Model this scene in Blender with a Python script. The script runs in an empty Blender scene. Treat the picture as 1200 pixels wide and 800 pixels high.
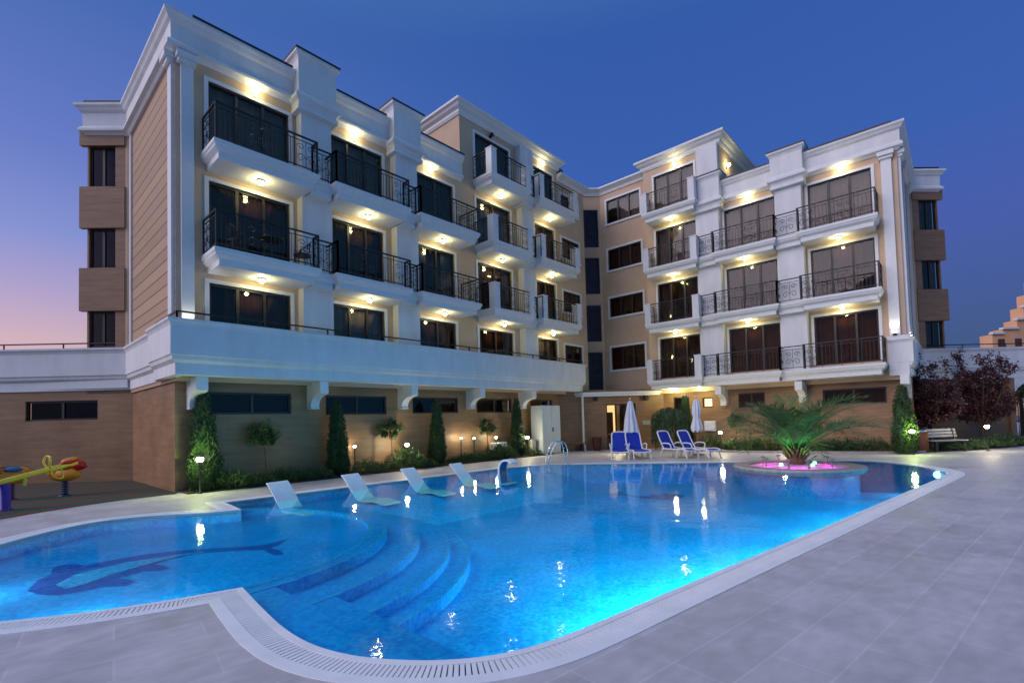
import bpy, bmesh, math, random
from mathutils import Matrix, Vector
R = math.radians
S = bpy.context.scene
COL = S.collection

# ------------------------------------------------------------------ camera
def setup_camera():
    f, cx, cy = 574.026, 600.0, 472.191
    yaw, p, r = R(42.381), R(2.0125), R(-1.57119)
    fw = Vector((math.cos(yaw)*math.cos(p), math.sin(yaw)*math.cos(p), math.sin(p)))
    rt = Vector((math.sin(yaw), -math.cos(yaw), 0)); up = rt.cross(fw)
    r2 = rt*math.cos(r)+up*math.sin(r); u2 = -rt*math.sin(r)+up*math.cos(r)
    cam = bpy.data.cameras.new('camera'); co = bpy.data.objects.new('camera', cam); COL.objects.link(co)
    cam.sensor_width = 36; cam.lens = f/1200*36; cam.shift_y = (cy-400)/1200; cam.clip_start = .05; cam.clip_end = 6000
    co.matrix_world = Matrix(((r2.x, u2.x, -fw.x, 0), (r2.y, u2.y, -fw.y, 0), (r2.z, u2.z, -fw.z, 1.7), (0, 0, 0, 1)))
    S.camera = co
setup_camera()

# ------------------------------------------------------------------ world: dusk sky, sunset glow to the left
SUN_AZ, SUN_EL = 112.0, -2.0
def setup_world():
    w = bpy.data.worlds.new('World'); S.world = w; w.use_nodes = True
    nt = w.node_tree; N = nt.nodes; L = nt.links
    bg = N['Background']
    sk = N.new('ShaderNodeTexSky'); sk.sky_type = 'NISHITA'; sk.sun_disc = False
    sk.sun_elevation = R(SUN_EL); sk.sun_rotation = R(90-SUN_AZ); sk.ozone_density = 3.0
    geo = N.new('ShaderNodeTexCoord')
    nrm = N.new('ShaderNodeVectorMath'); nrm.operation = 'NORMALIZE'; L.new(geo.outputs['Generated'], nrm.inputs[0])
    sep = N.new('ShaderNodeSeparateXYZ'); L.new(nrm.outputs[0], sep.inputs[0])
    dot = N.new('ShaderNodeVectorMath'); dot.operation = 'DOT_PRODUCT'; L.new(nrm.outputs[0], dot.inputs[0])
    dot.inputs[1].default_value = (math.cos(R(SUN_AZ)), math.sin(R(SUN_AZ)), 0)
    mr = N.new('ShaderNodeMapRange'); mr.interpolation_type = 'SMOOTHSTEP'; L.new(dot.outputs['Value'], mr.inputs[0])
    mr.inputs[1].default_value = 0.15; mr.inputs[2].default_value = 0.98
    def ramp(pts):
        r = N.new('ShaderNodeValToRGB'); e = r.color_ramp.elements
        while len(e) < len(pts): e.new(.5)
        for k, (p, c) in enumerate(pts): e[k].position = p; e[k].color = c+(1,)
        L.new(sep.outputs['Z'], r.inputs[0]); return r
    a = ramp([(0, (1.0, .56, .46)), (.14, (.88, .55, .58)), (.21, (.60, .45, .70)), (.29, (.33, .37, .78)), (.40, (.19, .26, .70)), (.6, (.08, .19, .56)), (.78, (.09, .27, .60)), (1, (.11, .33, .66))])
    b = ramp([(0, (.06, .12, .28)), (.10, (.055, .13, .33)), (.28, (.078, .138, .53)), (.42, (.050, .148, .56)), (.62, (.043, .138, .52)), (.78, (.09, .27, .60)), (1, (.11, .33, .66))])
    mx = N.new('ShaderNodeMix'); mx.data_type = 'RGBA'; L.new(mr.outputs[0], mx.inputs[0]); L.new(b.outputs[0], mx.inputs[6]); L.new(a.outputs[0], mx.inputs[7])
    # the eastern sky behind the camera, opposite the sunset
    me_ = N.new('ShaderNodeMapRange'); me_.interpolation_type = 'SMOOTHSTEP'; L.new(dot.outputs['Value'], me_.inputs[0]); me_.inputs[1].default_value = -.42; me_.inputs[2].default_value = -.85
    m1 = N.new('ShaderNodeMix'); m1.data_type = 'RGBA'; L.new(me_.outputs[0], m1.inputs[0]); L.new(mx.outputs[2], m1.inputs[6]); m1.inputs[7].default_value = (.06, .31, .66, 1); mx = m1
    sc = N.new('ShaderNodeVectorMath'); sc.operation = 'SCALE'; L.new(sk.outputs[0], sc.inputs[0]); sc.inputs[3].default_value = 3.0
    m2 = N.new('ShaderNodeMix'); m2.data_type = 'RGBA'; m2.inputs[0].default_value = .85
    L.new(sc.outputs[0], m2.inputs[6]); L.new(mx.outputs[2], m2.inputs[7])
    L.new(m2.outputs[2], bg.inputs[0]); bg.inputs[1].default_value = .86
    # soft afterglow of the set sun: one very wide, weak sun lamp
    s = bpy.data.lights.new('sun', 'SUN'); s.energy = 2.1; s.angle = R(50); s.color = (1.0, .88, .97)
    so = bpy.data.objects.new('sun', s); COL.objects.link(so)
    az, el = R(160), R(34)
    d = -Vector((math.cos(az)*math.cos(el), math.sin(az)*math.cos(el), math.sin(el)))
    so.rotation_euler = d.to_track_quat('-Z', 'Y').to_euler(); so.location = (-30, 0, 40)
    vs = S.view_settings; vs.view_transform = 'Standard'; vs.look = 'None'; vs.gamma = 1; vs.exposure = -.10; vs.use_curve_mapping = False
    S.cycles.use_denoising = True; S.cycles.max_bounces = 6; S.cycles.diffuse_bounces = 2; S.cycles.glossy_bounces = 3
    S.cycles.transparent_max_bounces = 10; S.cycles.transmission_bounces = 3
    S.cycles.caustics_reflective = False; S.cycles.caustics_refractive = False
    S.cycles.sample_clamp_indirect = 4; S.cycles.sample_clamp_direct = 0
setup_world()

# ------------------------------------------------------------------ materials
def new_mat(name):
    m = bpy.data.materials.new(name); m.use_nodes = True
    nt = m.node_tree; return m, nt, nt.nodes, nt.links, nt.nodes['Principled BSDF']

def mat(name, col, rough=.6, metal=0, var=.12, scale=6, bump=0, bscale=60, spec=.5, stretch=(1, 1, 1), trans=0, island=0):
    """plain colour broken up by world-space noise; island = random brightness per leaf"""
    m, nt, N, L, P = new_mat(name)
    P.inputs['Roughness'].default_value = rough; P.inputs['Metallic'].default_value = metal
    P.inputs['Specular IOR Level'].default_value = spec
    tc = N.new('ShaderNodeNewGeometry')
    mp = N.new('ShaderNodeMapping'); mp.inputs['Scale'].default_value = stretch; L.new(tc.outputs['Position'], mp.inputs[0])
    nz = N.new('ShaderNodeTexNoise'); nz.inputs['Scale'].default_value = scale; nz.inputs['Detail'].default_value = 6; L.new(mp.outputs[0], nz.inputs[0])
    mr = N.new('ShaderNodeMapRange'); mr.inputs[1].default_value = .3; mr.inputs[2].default_value = .7
    mr.inputs[3].default_value = 1-var; mr.inputs[4].default_value = 1+var; L.new(nz.outputs[0], mr.inputs[0])
    val = mr.outputs[0]
    if island:
        m3 = N.new('ShaderNodeMapRange'); m3.inputs[3].default_value = 1-island; m3.inputs[4].default_value = 1+island
        L.new(tc.outputs['Random Per Island'], m3.inputs[0])
        mu = N.new('ShaderNodeMath'); mu.operation = 'MULTIPLY'; L.new(val, mu.inputs[0]); L.new(m3.outputs[0], mu.inputs[1]); val = mu.outputs[0]
    mul = N.new('ShaderNodeVectorMath'); mul.operation = 'SCALE'; mul.inputs[0].default_value = col; L.new(val, mul.inputs[3])
    L.new(mul.outputs[0], P.inputs['Base Color'])
    if bump:
        n2 = N.new('ShaderNodeTexNoise'); n2.inputs['Scale'].default_value = bscale; n2.inputs['Detail'].default_value = 4; L.new(mp.outputs[0], n2.inputs[0])
        b = N.new('ShaderNodeBump'); b.inputs['Strength'].default_value = bump; b.inputs['Distance'].default_value = .02
        L.new(n2.outputs[0], b.inputs['Height']); L.new(b.outputs[0], P.inputs['Normal'])
    if trans: P.inputs['Subsurface Weight'].default_value = 0
    return m

def mat_emit(name, col, strength):
    m, nt, N, L, P = new_mat(name)
    P.inputs['Base Color'].default_value = (.8, .8, .8, 1)
    P.inputs['Emission Color'].default_value = col+(1,); P.inputs['Emission Strength'].default_value = strength
    return m

def mat_siding():
    m, nt, N, L, P = new_mat('beige_siding'); P.inputs['Roughness'].default_value = .7
    g = N.new('ShaderNodeNewGeometry'); s = N.new('ShaderNodeSeparateXYZ'); L.new(g.outputs['Position'], s.inputs[0])
    dv = N.new('ShaderNodeMath'); dv.operation = 'DIVIDE'; dv.inputs[1].default_value = .36; L.new(s.outputs['Z'], dv.inputs[0])
    fr = N.new('ShaderNodeMath'); fr.operation = 'FRACT'; L.new(dv.outputs[0], fr.inputs[0])
    lt = N.new('ShaderNodeMath'); lt.operation = 'GREATER_THAN'; lt.inputs[1].default_value = .10; L.new(fr.outputs[0], lt.inputs[0])
    fl = N.new('ShaderNodeMath'); fl.operation = 'FLOOR'; L.new(dv.outputs[0], fl.inputs[0])
    wn = N.new('ShaderNodeTexWhiteNoise'); wn.noise_dimensions = '1D'; L.new(fl.outputs[0], wn.inputs[1])
    mr = N.new('ShaderNodeMapRange'); mr.inputs[3].default_value = .86; mr.inputs[4].default_value = 1.1; L.new(wn.outputs[0], mr.inputs[0])
    sc = N.new('ShaderNodeVectorMath'); sc.operation = 'SCALE'; sc.inputs[0].default_value = (.44, .295, .18); L.new(mr.outputs[0], sc.inputs[3])
    mx = N.new('ShaderNodeMix'); mx.data_type = 'RGBA'; mx.inputs[6].default_value = (.17, .085, .045, 1)
    L.new(lt.outputs[0], mx.inputs[0]); L.new(sc.outputs[0], mx.inputs[7]); L.new(mx.outputs[2], P.inputs['Base Color'])
    b = N.new('ShaderNodeBump'); b.inputs['Distance'].default_value = .02; L.new(lt.outputs[0], b.inputs['Height']); L.new(b.outputs[0], P.inputs['Normal'])
    return m

def mat_travertine():
    m, nt, N, L, P = new_mat('travertine_cladding'); P.inputs['Roughness'].default_value = .5
    g = N.new('ShaderNodeNewGeometry')
    mp = N.new('ShaderNodeMapping'); mp.inputs['Scale'].default_value = (.8, .8, 7); L.new(g.outputs['Position'], mp.inputs[0])
    nz = N.new('ShaderNodeTexNoise'); nz.inputs['Scale'].default_value = 1.3; nz.inputs['Detail'].default_value = 9; nz.inputs['Roughness'].default_value = .65; L.new(mp.outputs[0], nz.inputs[0])
    cr = N.new('ShaderNodeValToRGB'); e = cr.color_ramp.elements
    e[0].position = .3; e[0].color = (.225, .122, .056, 1); e[1].position = .7; e[1].color = (.335, .195, .095, 1); L.new(nz.outputs[0], cr.inputs[0])
    n2 = N.new('ShaderNodeTexNoise'); n2.inputs['Scale'].default_value = .8; L.new(g.outputs['Position'], n2.inputs[0])
    mr = N.new('ShaderNodeMapRange'); mr.inputs[1].default_value = .3; mr.inputs[2].default_value = .7; mr.inputs[3].default_value = .8; mr.inputs[4].default_value = 1.15; L.new(n2.outputs[0], mr.inputs[0])
    # panel joints every 1.2 m by 0.6 m
    s = N.new('ShaderNodeSeparateXYZ'); L.new(g.outputs['Position'], s.inputs[0])
    def joint(sock, step, w):
        d = N.new('ShaderNodeMath'); d.operation = 'DIVIDE'; d.inputs[1].default_value = step; L.new(sock, d.inputs[0])
        f = N.new('ShaderNodeMath'); f.operation = 'FRACT'; L.new(d.outputs[0], f.inputs[0])
        t = N.new('ShaderNodeMath'); t.operation = 'GREATER_THAN'; t.inputs[1].default_value = w; L.new(f.outputs[0], t.inputs[0]); return t
    dif = N.new('ShaderNodeMath'); dif.operation = 'SUBTRACT'; L.new(s.outputs['X'], dif.inputs[0]); L.new(s.outputs['Y'], dif.inputs[1])
    a = joint(dif.outputs[0], 1.2, .006); b = joint(s.outputs['Z'], .6, .011)
    mn = N.new('ShaderNodeMath'); mn.operation = 'MINIMUM'; L.new(a.outputs[0], mn.inputs[0]); L.new(b.outputs[0], mn.inputs[1])
    m4 = N.new('ShaderNodeMapRange'); m4.inputs[3].default_value = .6; m4.inputs[4].default_value = 1; L.new(mn.outputs[0], m4.inputs[0])
    mu = N.new('ShaderNodeMath'); mu.operation = 'MULTIPLY'; L.new(mr.outputs[0], mu.inputs[0]); L.new(m4.outputs[0], mu.inputs[1])
    sc = N.new('ShaderNodeVectorMath'); sc.operation = 'SCALE'; L.new(cr.outputs[0], sc.inputs[0]); L.new(mu.outputs[0], sc.inputs[3])
    L.new(sc.outputs[0], P.inputs['Base Color'])
    return m

def mat_deck():
    m, nt, N, L, P = new_mat('deck_tiles'); P.inputs['Roughness'].default_value = .55
    g = N.new('ShaderNodeNewGeometry')
    mp = N.new('ShaderNodeMapping'); mp.inputs['Rotation'].default_value = (0, 0, R(8.5)); L.new(g.outputs['Position'], mp.inputs[0])
    br = N.new('ShaderNodeTexBrick'); br.inputs['Scale'].default_value = 1; br.inputs['Brick Width'].default_value = 1.2; br.inputs['Row Height'].default_value = .4
    br.inputs['Mortar Size'].default_value = .010; br.inputs['Mortar Smooth'].default_value = .4; br.offset = .5
    br.inputs['Color1'].default_value = (.57, .525, .53, 1); br.inputs['Color2'].default_value = (.49, .455, .46, 1); br.inputs['Mortar'].default_value = (.60, .56, .56, 1)
    L.new(mp.outputs[0], br.inputs[0])
    nz = N.new('ShaderNodeTexNoise'); nz.inputs['Scale'].default_value = 1.7; nz.inputs['Detail'].default_value = 8; L.new(mp.outputs[0], nz.inputs[0])
    m2 = N.new('ShaderNodeMapping'); m2.inputs['Scale'].default_value = (2.2, 4, 1); L.new(mp.outputs[0], m2.inputs[0])
    n2 = N.new('ShaderNodeTexNoise'); n2.inputs['Scale'].default_value = 2; n2.inputs['Detail'].default_value = 7; L.new(m2.outputs[0], n2.inputs[0])
    ad = N.new('ShaderNodeMath'); ad.operation = 'ADD'; L.new(nz.outputs[0], ad.inputs[0]); L.new(n2.outputs[0], ad.inputs[1])
    mr = N.new('ShaderNodeMapRange'); mr.inputs[1].default_value = .7; mr.inputs[2].default_value = 1.3; mr.inputs[3].default_value = .80; mr.inputs[4].default_value = 1.13; L.new(ad.outputs[0], mr.inputs[0])
    n3 = N.new('ShaderNodeTexNoise'); n3.inputs['Scale'].default_value = .45; n3.inputs['Detail'].default_value = 9; n3.inputs['Roughness'].default_value = .7; L.new(g.outputs['Position'], n3.inputs[0])
    m3 = N.new('ShaderNodeMapRange'); m3.inputs[1].default_value = .52; m3.inputs[2].default_value = .66; m3.inputs[3].default_value = 1; m3.inputs[4].default_value = .80; L.new(n3.outputs[0], m3.inputs[0])
    mm = N.new('ShaderNodeMath'); mm.operation = 'MULTIPLY'; L.new(mr.outputs[0], mm.inputs[0]); L.new(m3.outputs[0], mm.inputs[1])
    sc = N.new('ShaderNodeVectorMath'); sc.operation = 'SCALE'; L.new(br.outputs[0], sc.inputs[0]); L.new(mm.outputs[0], sc.inputs[3])
    L.new(sc.outputs[0], P.inputs['Base Color'])
    r2 = N.new('ShaderNodeMapRange'); r2.inputs[1].default_value = .7; r2.inputs[2].default_value = 1.3; r2.inputs[3].default_value = .42; r2.inputs[4].default_value = .7; L.new(ad.outputs[0], r2.inputs[0]); L.new(r2.outputs[0], P.inputs['Roughness'])
    b = N.new('ShaderNodeBump'); b.inputs['Strength'].default_value = .25; b.inputs['Distance'].default_value = .01; L.new(n2.outputs[0], b.inputs['Height']); L.new(b.outputs[0], P.inputs['Normal'])
    return m

def mat_mosaic(name, c0, c1, c2):
    """small square pool tiles in three blues"""
    m, nt, N, L, P = new_mat(name); P.inputs['Roughness'].default_value = .3
    g = N.new('ShaderNodeNewGeometry')
    sn = N.new('ShaderNodeVectorMath'); sn.operation = 'SNAP'; sn.inputs[1].default_value = (.045, .045, .045); L.new(g.outputs['Position'], sn.inputs[0])
    wn = N.new('ShaderNodeTexWhiteNoise'); L.new(sn.outputs[0], wn.inputs[0])
    cr = N.new('ShaderNodeValToRGB'); e = cr.color_ramp.elements; e.new(.5)
    for k, (p, c) in enumerate(((0, c0), (.55, c1), (1, c2))): e[k].position = p; e[k].color = c+(1,)
    L.new(wn.outputs[0], cr.inputs[0])
    nz = N.new('ShaderNodeTexNoise'); nz.inputs['Scale'].default_value = .9; L.new(g.outputs['Position'], nz.inputs[0])
    mr = N.new('ShaderNodeMapRange'); mr.inputs[1].default_value = .3; mr.inputs[2].default_value = .7; mr.inputs[3].default_value = .85; mr.inputs[4].default_value = 1.12; L.new(nz.outputs[0], mr.inputs[0])
    sc = N.new('ShaderNodeVectorMath'); sc.operation = 'SCALE'; L.new(cr.outputs[0], sc.inputs[0]); L.new(mr.outputs[0], sc.inputs[3])
    L.new(sc.outputs[0], P.inputs['Base Color'])
    return m

def mat_water():
    m, nt, N, L, P = new_mat('pool_water'); N.remove(P)
    out = N['Material Output']
    tr = N.new('ShaderNodeBsdfTransparent'); tr.inputs[0].default_value = (.40, .95, 1, 1)
    gl = N.new('ShaderNodeBsdfGlossy'); gl.inputs['Roughness'].default_value = .045; gl.inputs[0].default_value = (.9, .95, 1, 1)
    fr = N.new('ShaderNodeFresnel'); fr.inputs[0].default_value = 1.14
    g = N.new('ShaderNodeNewGeometry')
    n1 = N.new('ShaderNodeTexNoise'); n1.inputs['Scale'].default_value = 1.6; n1.inputs['Detail'].default_value = 3; L.new(g.outputs['Position'], n1.inputs[0])
    n2 = N.new('ShaderNodeTexNoise'); n2.inputs['Scale'].default_value = 9; n2.inputs['Detail'].default_value = 2; L.new(g.outputs['Position'], n2.inputs[0])
    b1 = N.new('ShaderNodeBump'); b1.inputs['Strength'].default_value = .5; b1.inputs['Distance'].default_value = .012; L.new(n1.outputs[0], b1.inputs['Height'])
    b2 = N.new('ShaderNodeBump'); b2.inputs['Strength'].default_value = .5; b2.inputs['Distance'].default_value = .004; L.new(n2.outputs[0], b2.inputs['Height']); L.new(b1.outputs[0], b2.inputs['Normal'])
    L.new(b2.outputs[0], gl.inputs['Normal']); L.new(b2.outputs[0], fr.inputs['Normal'])
    mx = N.new('ShaderNodeMixShader'); L.new(fr.outputs[0], mx.inputs[0]); L.new(tr.outputs[0], mx.inputs[1]); L.new(gl.outputs[0], mx.inputs[2])
    L.new(mx.outputs[0], out.inputs[0]); return m

def mat_glass(name, tint, f0=1.5):
    m, nt, N, L, P = new_mat(name); N.remove(P); out = N['Material Output']
    tr = N.new('ShaderNodeBsdfTransparent'); tr.inputs[0].default_value = tint+(1,)
    gl = N.new('ShaderNodeBsdfGlossy'); gl.inputs['Roughness'].default_value = .01
    fr = N.new('ShaderNodeFresnel'); fr.inputs[0].default_value = f0
    g = N.new('ShaderNodeNewGeometry'); nz = N.new('ShaderNodeTexNoise'); nz.inputs['Scale'].default_value = .9; L.new(g.outputs['Position'], nz.inputs[0])
    b = N.new('ShaderNodeBump'); b.inputs['Strength'].default_value = .15; b.inputs['Distance'].default_value = .02; L.new(nz.outputs[0], b.inputs['Height']); L.new(b.outputs[0], gl.inputs['Normal'])
    mx = N.new('ShaderNodeMixShader'); L.new(fr.outputs[0], mx.inputs[0]); L.new(tr.outputs[0], mx.inputs[1]); L.new(gl.outputs[0], mx.inputs[2])
    L.new(mx.outputs[0], out.inputs[0]); return m

def mat_rubber():
    m, nt, N, L, P = new_mat('striped_rubber'); P.inputs['Roughness'].default_value = .9
    g = N.new('ShaderNodeNewGeometry'); mp = N.new('ShaderNodeMapping'); mp.inputs['Rotation'].default_value = (0, 0, R(-12)); L.new(g.outputs['Position'], mp.inputs[0])
    s = N.new('ShaderNodeSeparateXYZ'); L.new(mp.outputs[0], s.inputs[0])
    d = N.new('ShaderNodeMath'); d.operation = 'DIVIDE'; d.inputs[1].default_value = 1.0; L.new(s.outputs['Y'], d.inputs[0])
    f = N.new('ShaderNodeMath'); f.operation = 'FRACT'; L.new(d.outputs[0], f.inputs[0])
    t = N.new('ShaderNodeMath'); t.operation = 'GREATER_THAN'; t.inputs[1].default_value = .5; L.new(f.outputs[0], t.inputs[0])
    mx = N.new('ShaderNodeMix'); mx.data_type = 'RGBA'; mx.inputs[6].default_value = (.12, .035, .022, 1); mx.inputs[7].default_value = (.012, .07, .045, 1); L.new(t.outputs[0], mx.inputs[0])
    nz = N.new('ShaderNodeTexNoise'); nz.inputs['Scale'].default_value = 120; L.new(g.outputs['Position'], nz.inputs[0])
    mr = N.new('ShaderNodeMapRange'); mr.inputs[3].default_value = .6; mr.inputs[4].default_value = 1.4; L.new(nz.outputs[0], mr.inputs[0])
    sc = N.new('ShaderNodeVectorMath'); sc.operation = 'SCALE'; L.new(mx.outputs[2], sc.inputs[0]); L.new(mr.outputs[0], sc.inputs[3]); L.new(sc.outputs[0], P.inputs['Base Color'])
    return m

M = dict(
    white=mat('white_stucco', (.70, .71, .70), .75, var=.075, scale=2.4, stretch=(1, 1, .3), bump=.15, bscale=90),
    trim=mat('white_trim', (.73, .74, .72), .6, var=.03),
    peach=mat('peach_stucco', (.58, .42, .275), .8, var=.07, scale=1.2, bump=.2, bscale=110),
    siding=mat_siding(), trav=mat_travertine(),
    panel=mat('brown_panel', (.27, .155, .085), .6, var=.2, scale=1.2, stretch=(1, 1, 9)),
    dark=mat('dark_bronze_metal', (.022, .017, .015), .45, var=.1),
    iron=mat('black_iron', (.012, .011, .011), .45, var=.2),
    flash=mat('dark_flashing', (.02, .02, .024), .5),
    roof=mat('roof_felt', (.09, .09, .09), .9),
    glass=mat_glass('window_glass', (.74, .68, .62), 1.5),
    curtain=mat('brown_curtain', (.085, .034, .018), .9, var=.3, scale=2),
    curtain_pale=mat('taupe_curtain', (.28, .235, .225), .9, var=.15, scale=2),
    room=mat('dark_room', (.03, .02, .015), .9),
    deck=mat_deck(), coping=mat('white_coping', (.85, .84, .85), .5, var=.06, scale=3),
    slot=mat('grating_channel', (.34, .34, .37), .8),
    tile=mat_mosaic('blue_mosaic', (.008, .34, .84), (.018, .46, .96), (.045, .58, .99)),
    tile_pale=mat_mosaic('pale_blue_mosaic', (.03, .40, .82), (.06, .55, .94), (.15, .68, .98)),
    tile_navy=mat_mosaic('navy_mosaic', (.003, .06, .34), (.005, .09, .45), (.008, .13, .55)),
    tile_aqua=mat_mosaic('aqua_mosaic', (.02, .40, .80), (.06, .55, .9), (.14, .72, .95)),
    water=mat_water(), rubber=mat_rubber(),
    soil=mat('garden_soil', (.05, .035, .022), .95, var=.4, scale=20, bump=.6, bscale=40),
    grass=mat('ground_cover', (.045, .085, .02), .7, var=.3, scale=3, island=.5),
    ground=mat('earth', (.12, .11, .09), .95, var=.2, scale=.3),
    thuja=mat('thuja_leaf', (.024, .060, .016), .65, var=.3, scale=2.5, island=.55),
    bush=mat('bush_leaf', (.055, .105, .03), .55, var=.3, scale=3, island=.5),
    weep=mat('weeping_leaf', (.030, .075, .030), .6, var=.3, scale=3, island=.45),
    plum=mat('plum_leaf', (.060, .014, .018), .5, var=.3, scale=2, island=.55),
    palm=mat('palm_leaf', (.070, .145, .032), .5, var=.25, scale=3, island=.35),
    bark=mat('bark', (.09, .06, .04), .9, var=.35, scale=9, bump=.6, bscale=30),
    palmbark=mat('palm_stem', (.22, .10, .06), .8, var=.4, scale=14, bump=.6, bscale=30),
    blue=mat('blue_sling_fabric', (.006, .035, .42), .7, var=.12, scale=8),
    plastic=mat('white_plastic', (.90, .90, .90), .4, var=.03),
    canvas=mat('white_canvas', (.80, .80, .84), .8, var=.06, scale=5),
    chrome=mat('chrome', (.75, .77, .8), .15, 1, var=.02),
    wood=mat('warm_wood', (.30, .15, .06), .5, var=.3, scale=3, stretch=(1, 1, 8)),
    redwood=mat('red_brown_wood', (.32, .085, .03), .5, var=.25, scale=4, stretch=(6, 6, 1)),
    pot=mat('dark_red_glaze', (.075, .02, .012), .35, var=.2),
    black=mat('black_plastic', (.015, .015, .016), .5),
    cab=mat('pale_grey_steel', (.60, .66, .66), .45, var=.04),
    greypaint=mat('grey_paint', (.35, .36, .37), .5),
    stone=mat('pale_stone', (.42, .38, .35), .75, var=.2, scale=5, bump=.4),
    pebble=mat('planter_gravel', (.72, .55, .72), .9, var=.25, scale=30, bump=.7, bscale=60),
    yellow=mat('yellow_paint', (.75, .55, .05), .4, var=.05), orange=mat('orange_plastic', (.80, .27, .02), .4, var=.06),
    red=mat('red_plastic', (.55, .012, .015), .35, var=.06), purple=mat('purple_paint', (.07, .02, .30), .4), navy=mat('navy_paint', (.015, .025, .12), .4),
    cyanp=mat('blue_plastic', (.02, .14, .40), .4), spout_shade=mat('painted_shade_blue', (.02, .10, .24), .35),
    terra=mat('terracotta_render', (.78, .43, .24), .85, var=.1, scale=.3), terra_win=mat('dark_opening', (.09, .04, .03), .5),
    paper=mat('pale_plaque', (.30, .42, .36), .5),
    lamp=mat_emit('lamp_glow', (1.0, .84, .46), 42), lampw=mat_emit('garden_lamp_glow', (1.0, .90, .62), 40),
    uplamp=mat_emit('uplighter_glow', (1.0, .93, .78), 20), lit=mat_emit('lit_interior', (1.0, .72, .30), 1.6), litw=mat_emit('lit_window_glow', (1.0, .86, .52), 2.6),
    poollamp=mat_emit('pool_lamp_glow', (.75, .95, 1.0), 5), litd=mat_emit('dim_interior', (1.0, .55, .18), .35), greenl=mat_emit('green_lamp_glow', (.1, 1.0, .35), 8), magenta=mat_emit('magenta_lamp_glow', (1.0, .08, .75), 5),
)

# ------------------------------------------------------------------ mesh helpers
class Fr:
    """facade frame: s along the wall, n outwards, z up"""
    def __init__(self, o, s, n): self.o = Vector(o+(0,)) if len(o) == 2 else Vector(o); self.s = Vector(s+(0,)); self.n = Vector(n+(0,))
    def __call__(self, s, n, z): return self.o+self.s*s+self.n*n+Vector((0, 0, z))
q2 = math.sqrt(.5)
XY = Fr((0, 0), (1, 0), (0, 1))
FL = Fr((0, 15.42), (1, 0), (0, -1))
FRt = Fr((24.57, 0), (0, 1), (-1, 0))
FR0 = Fr((25.25, 0), (0, 1), (-1, 0))

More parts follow.
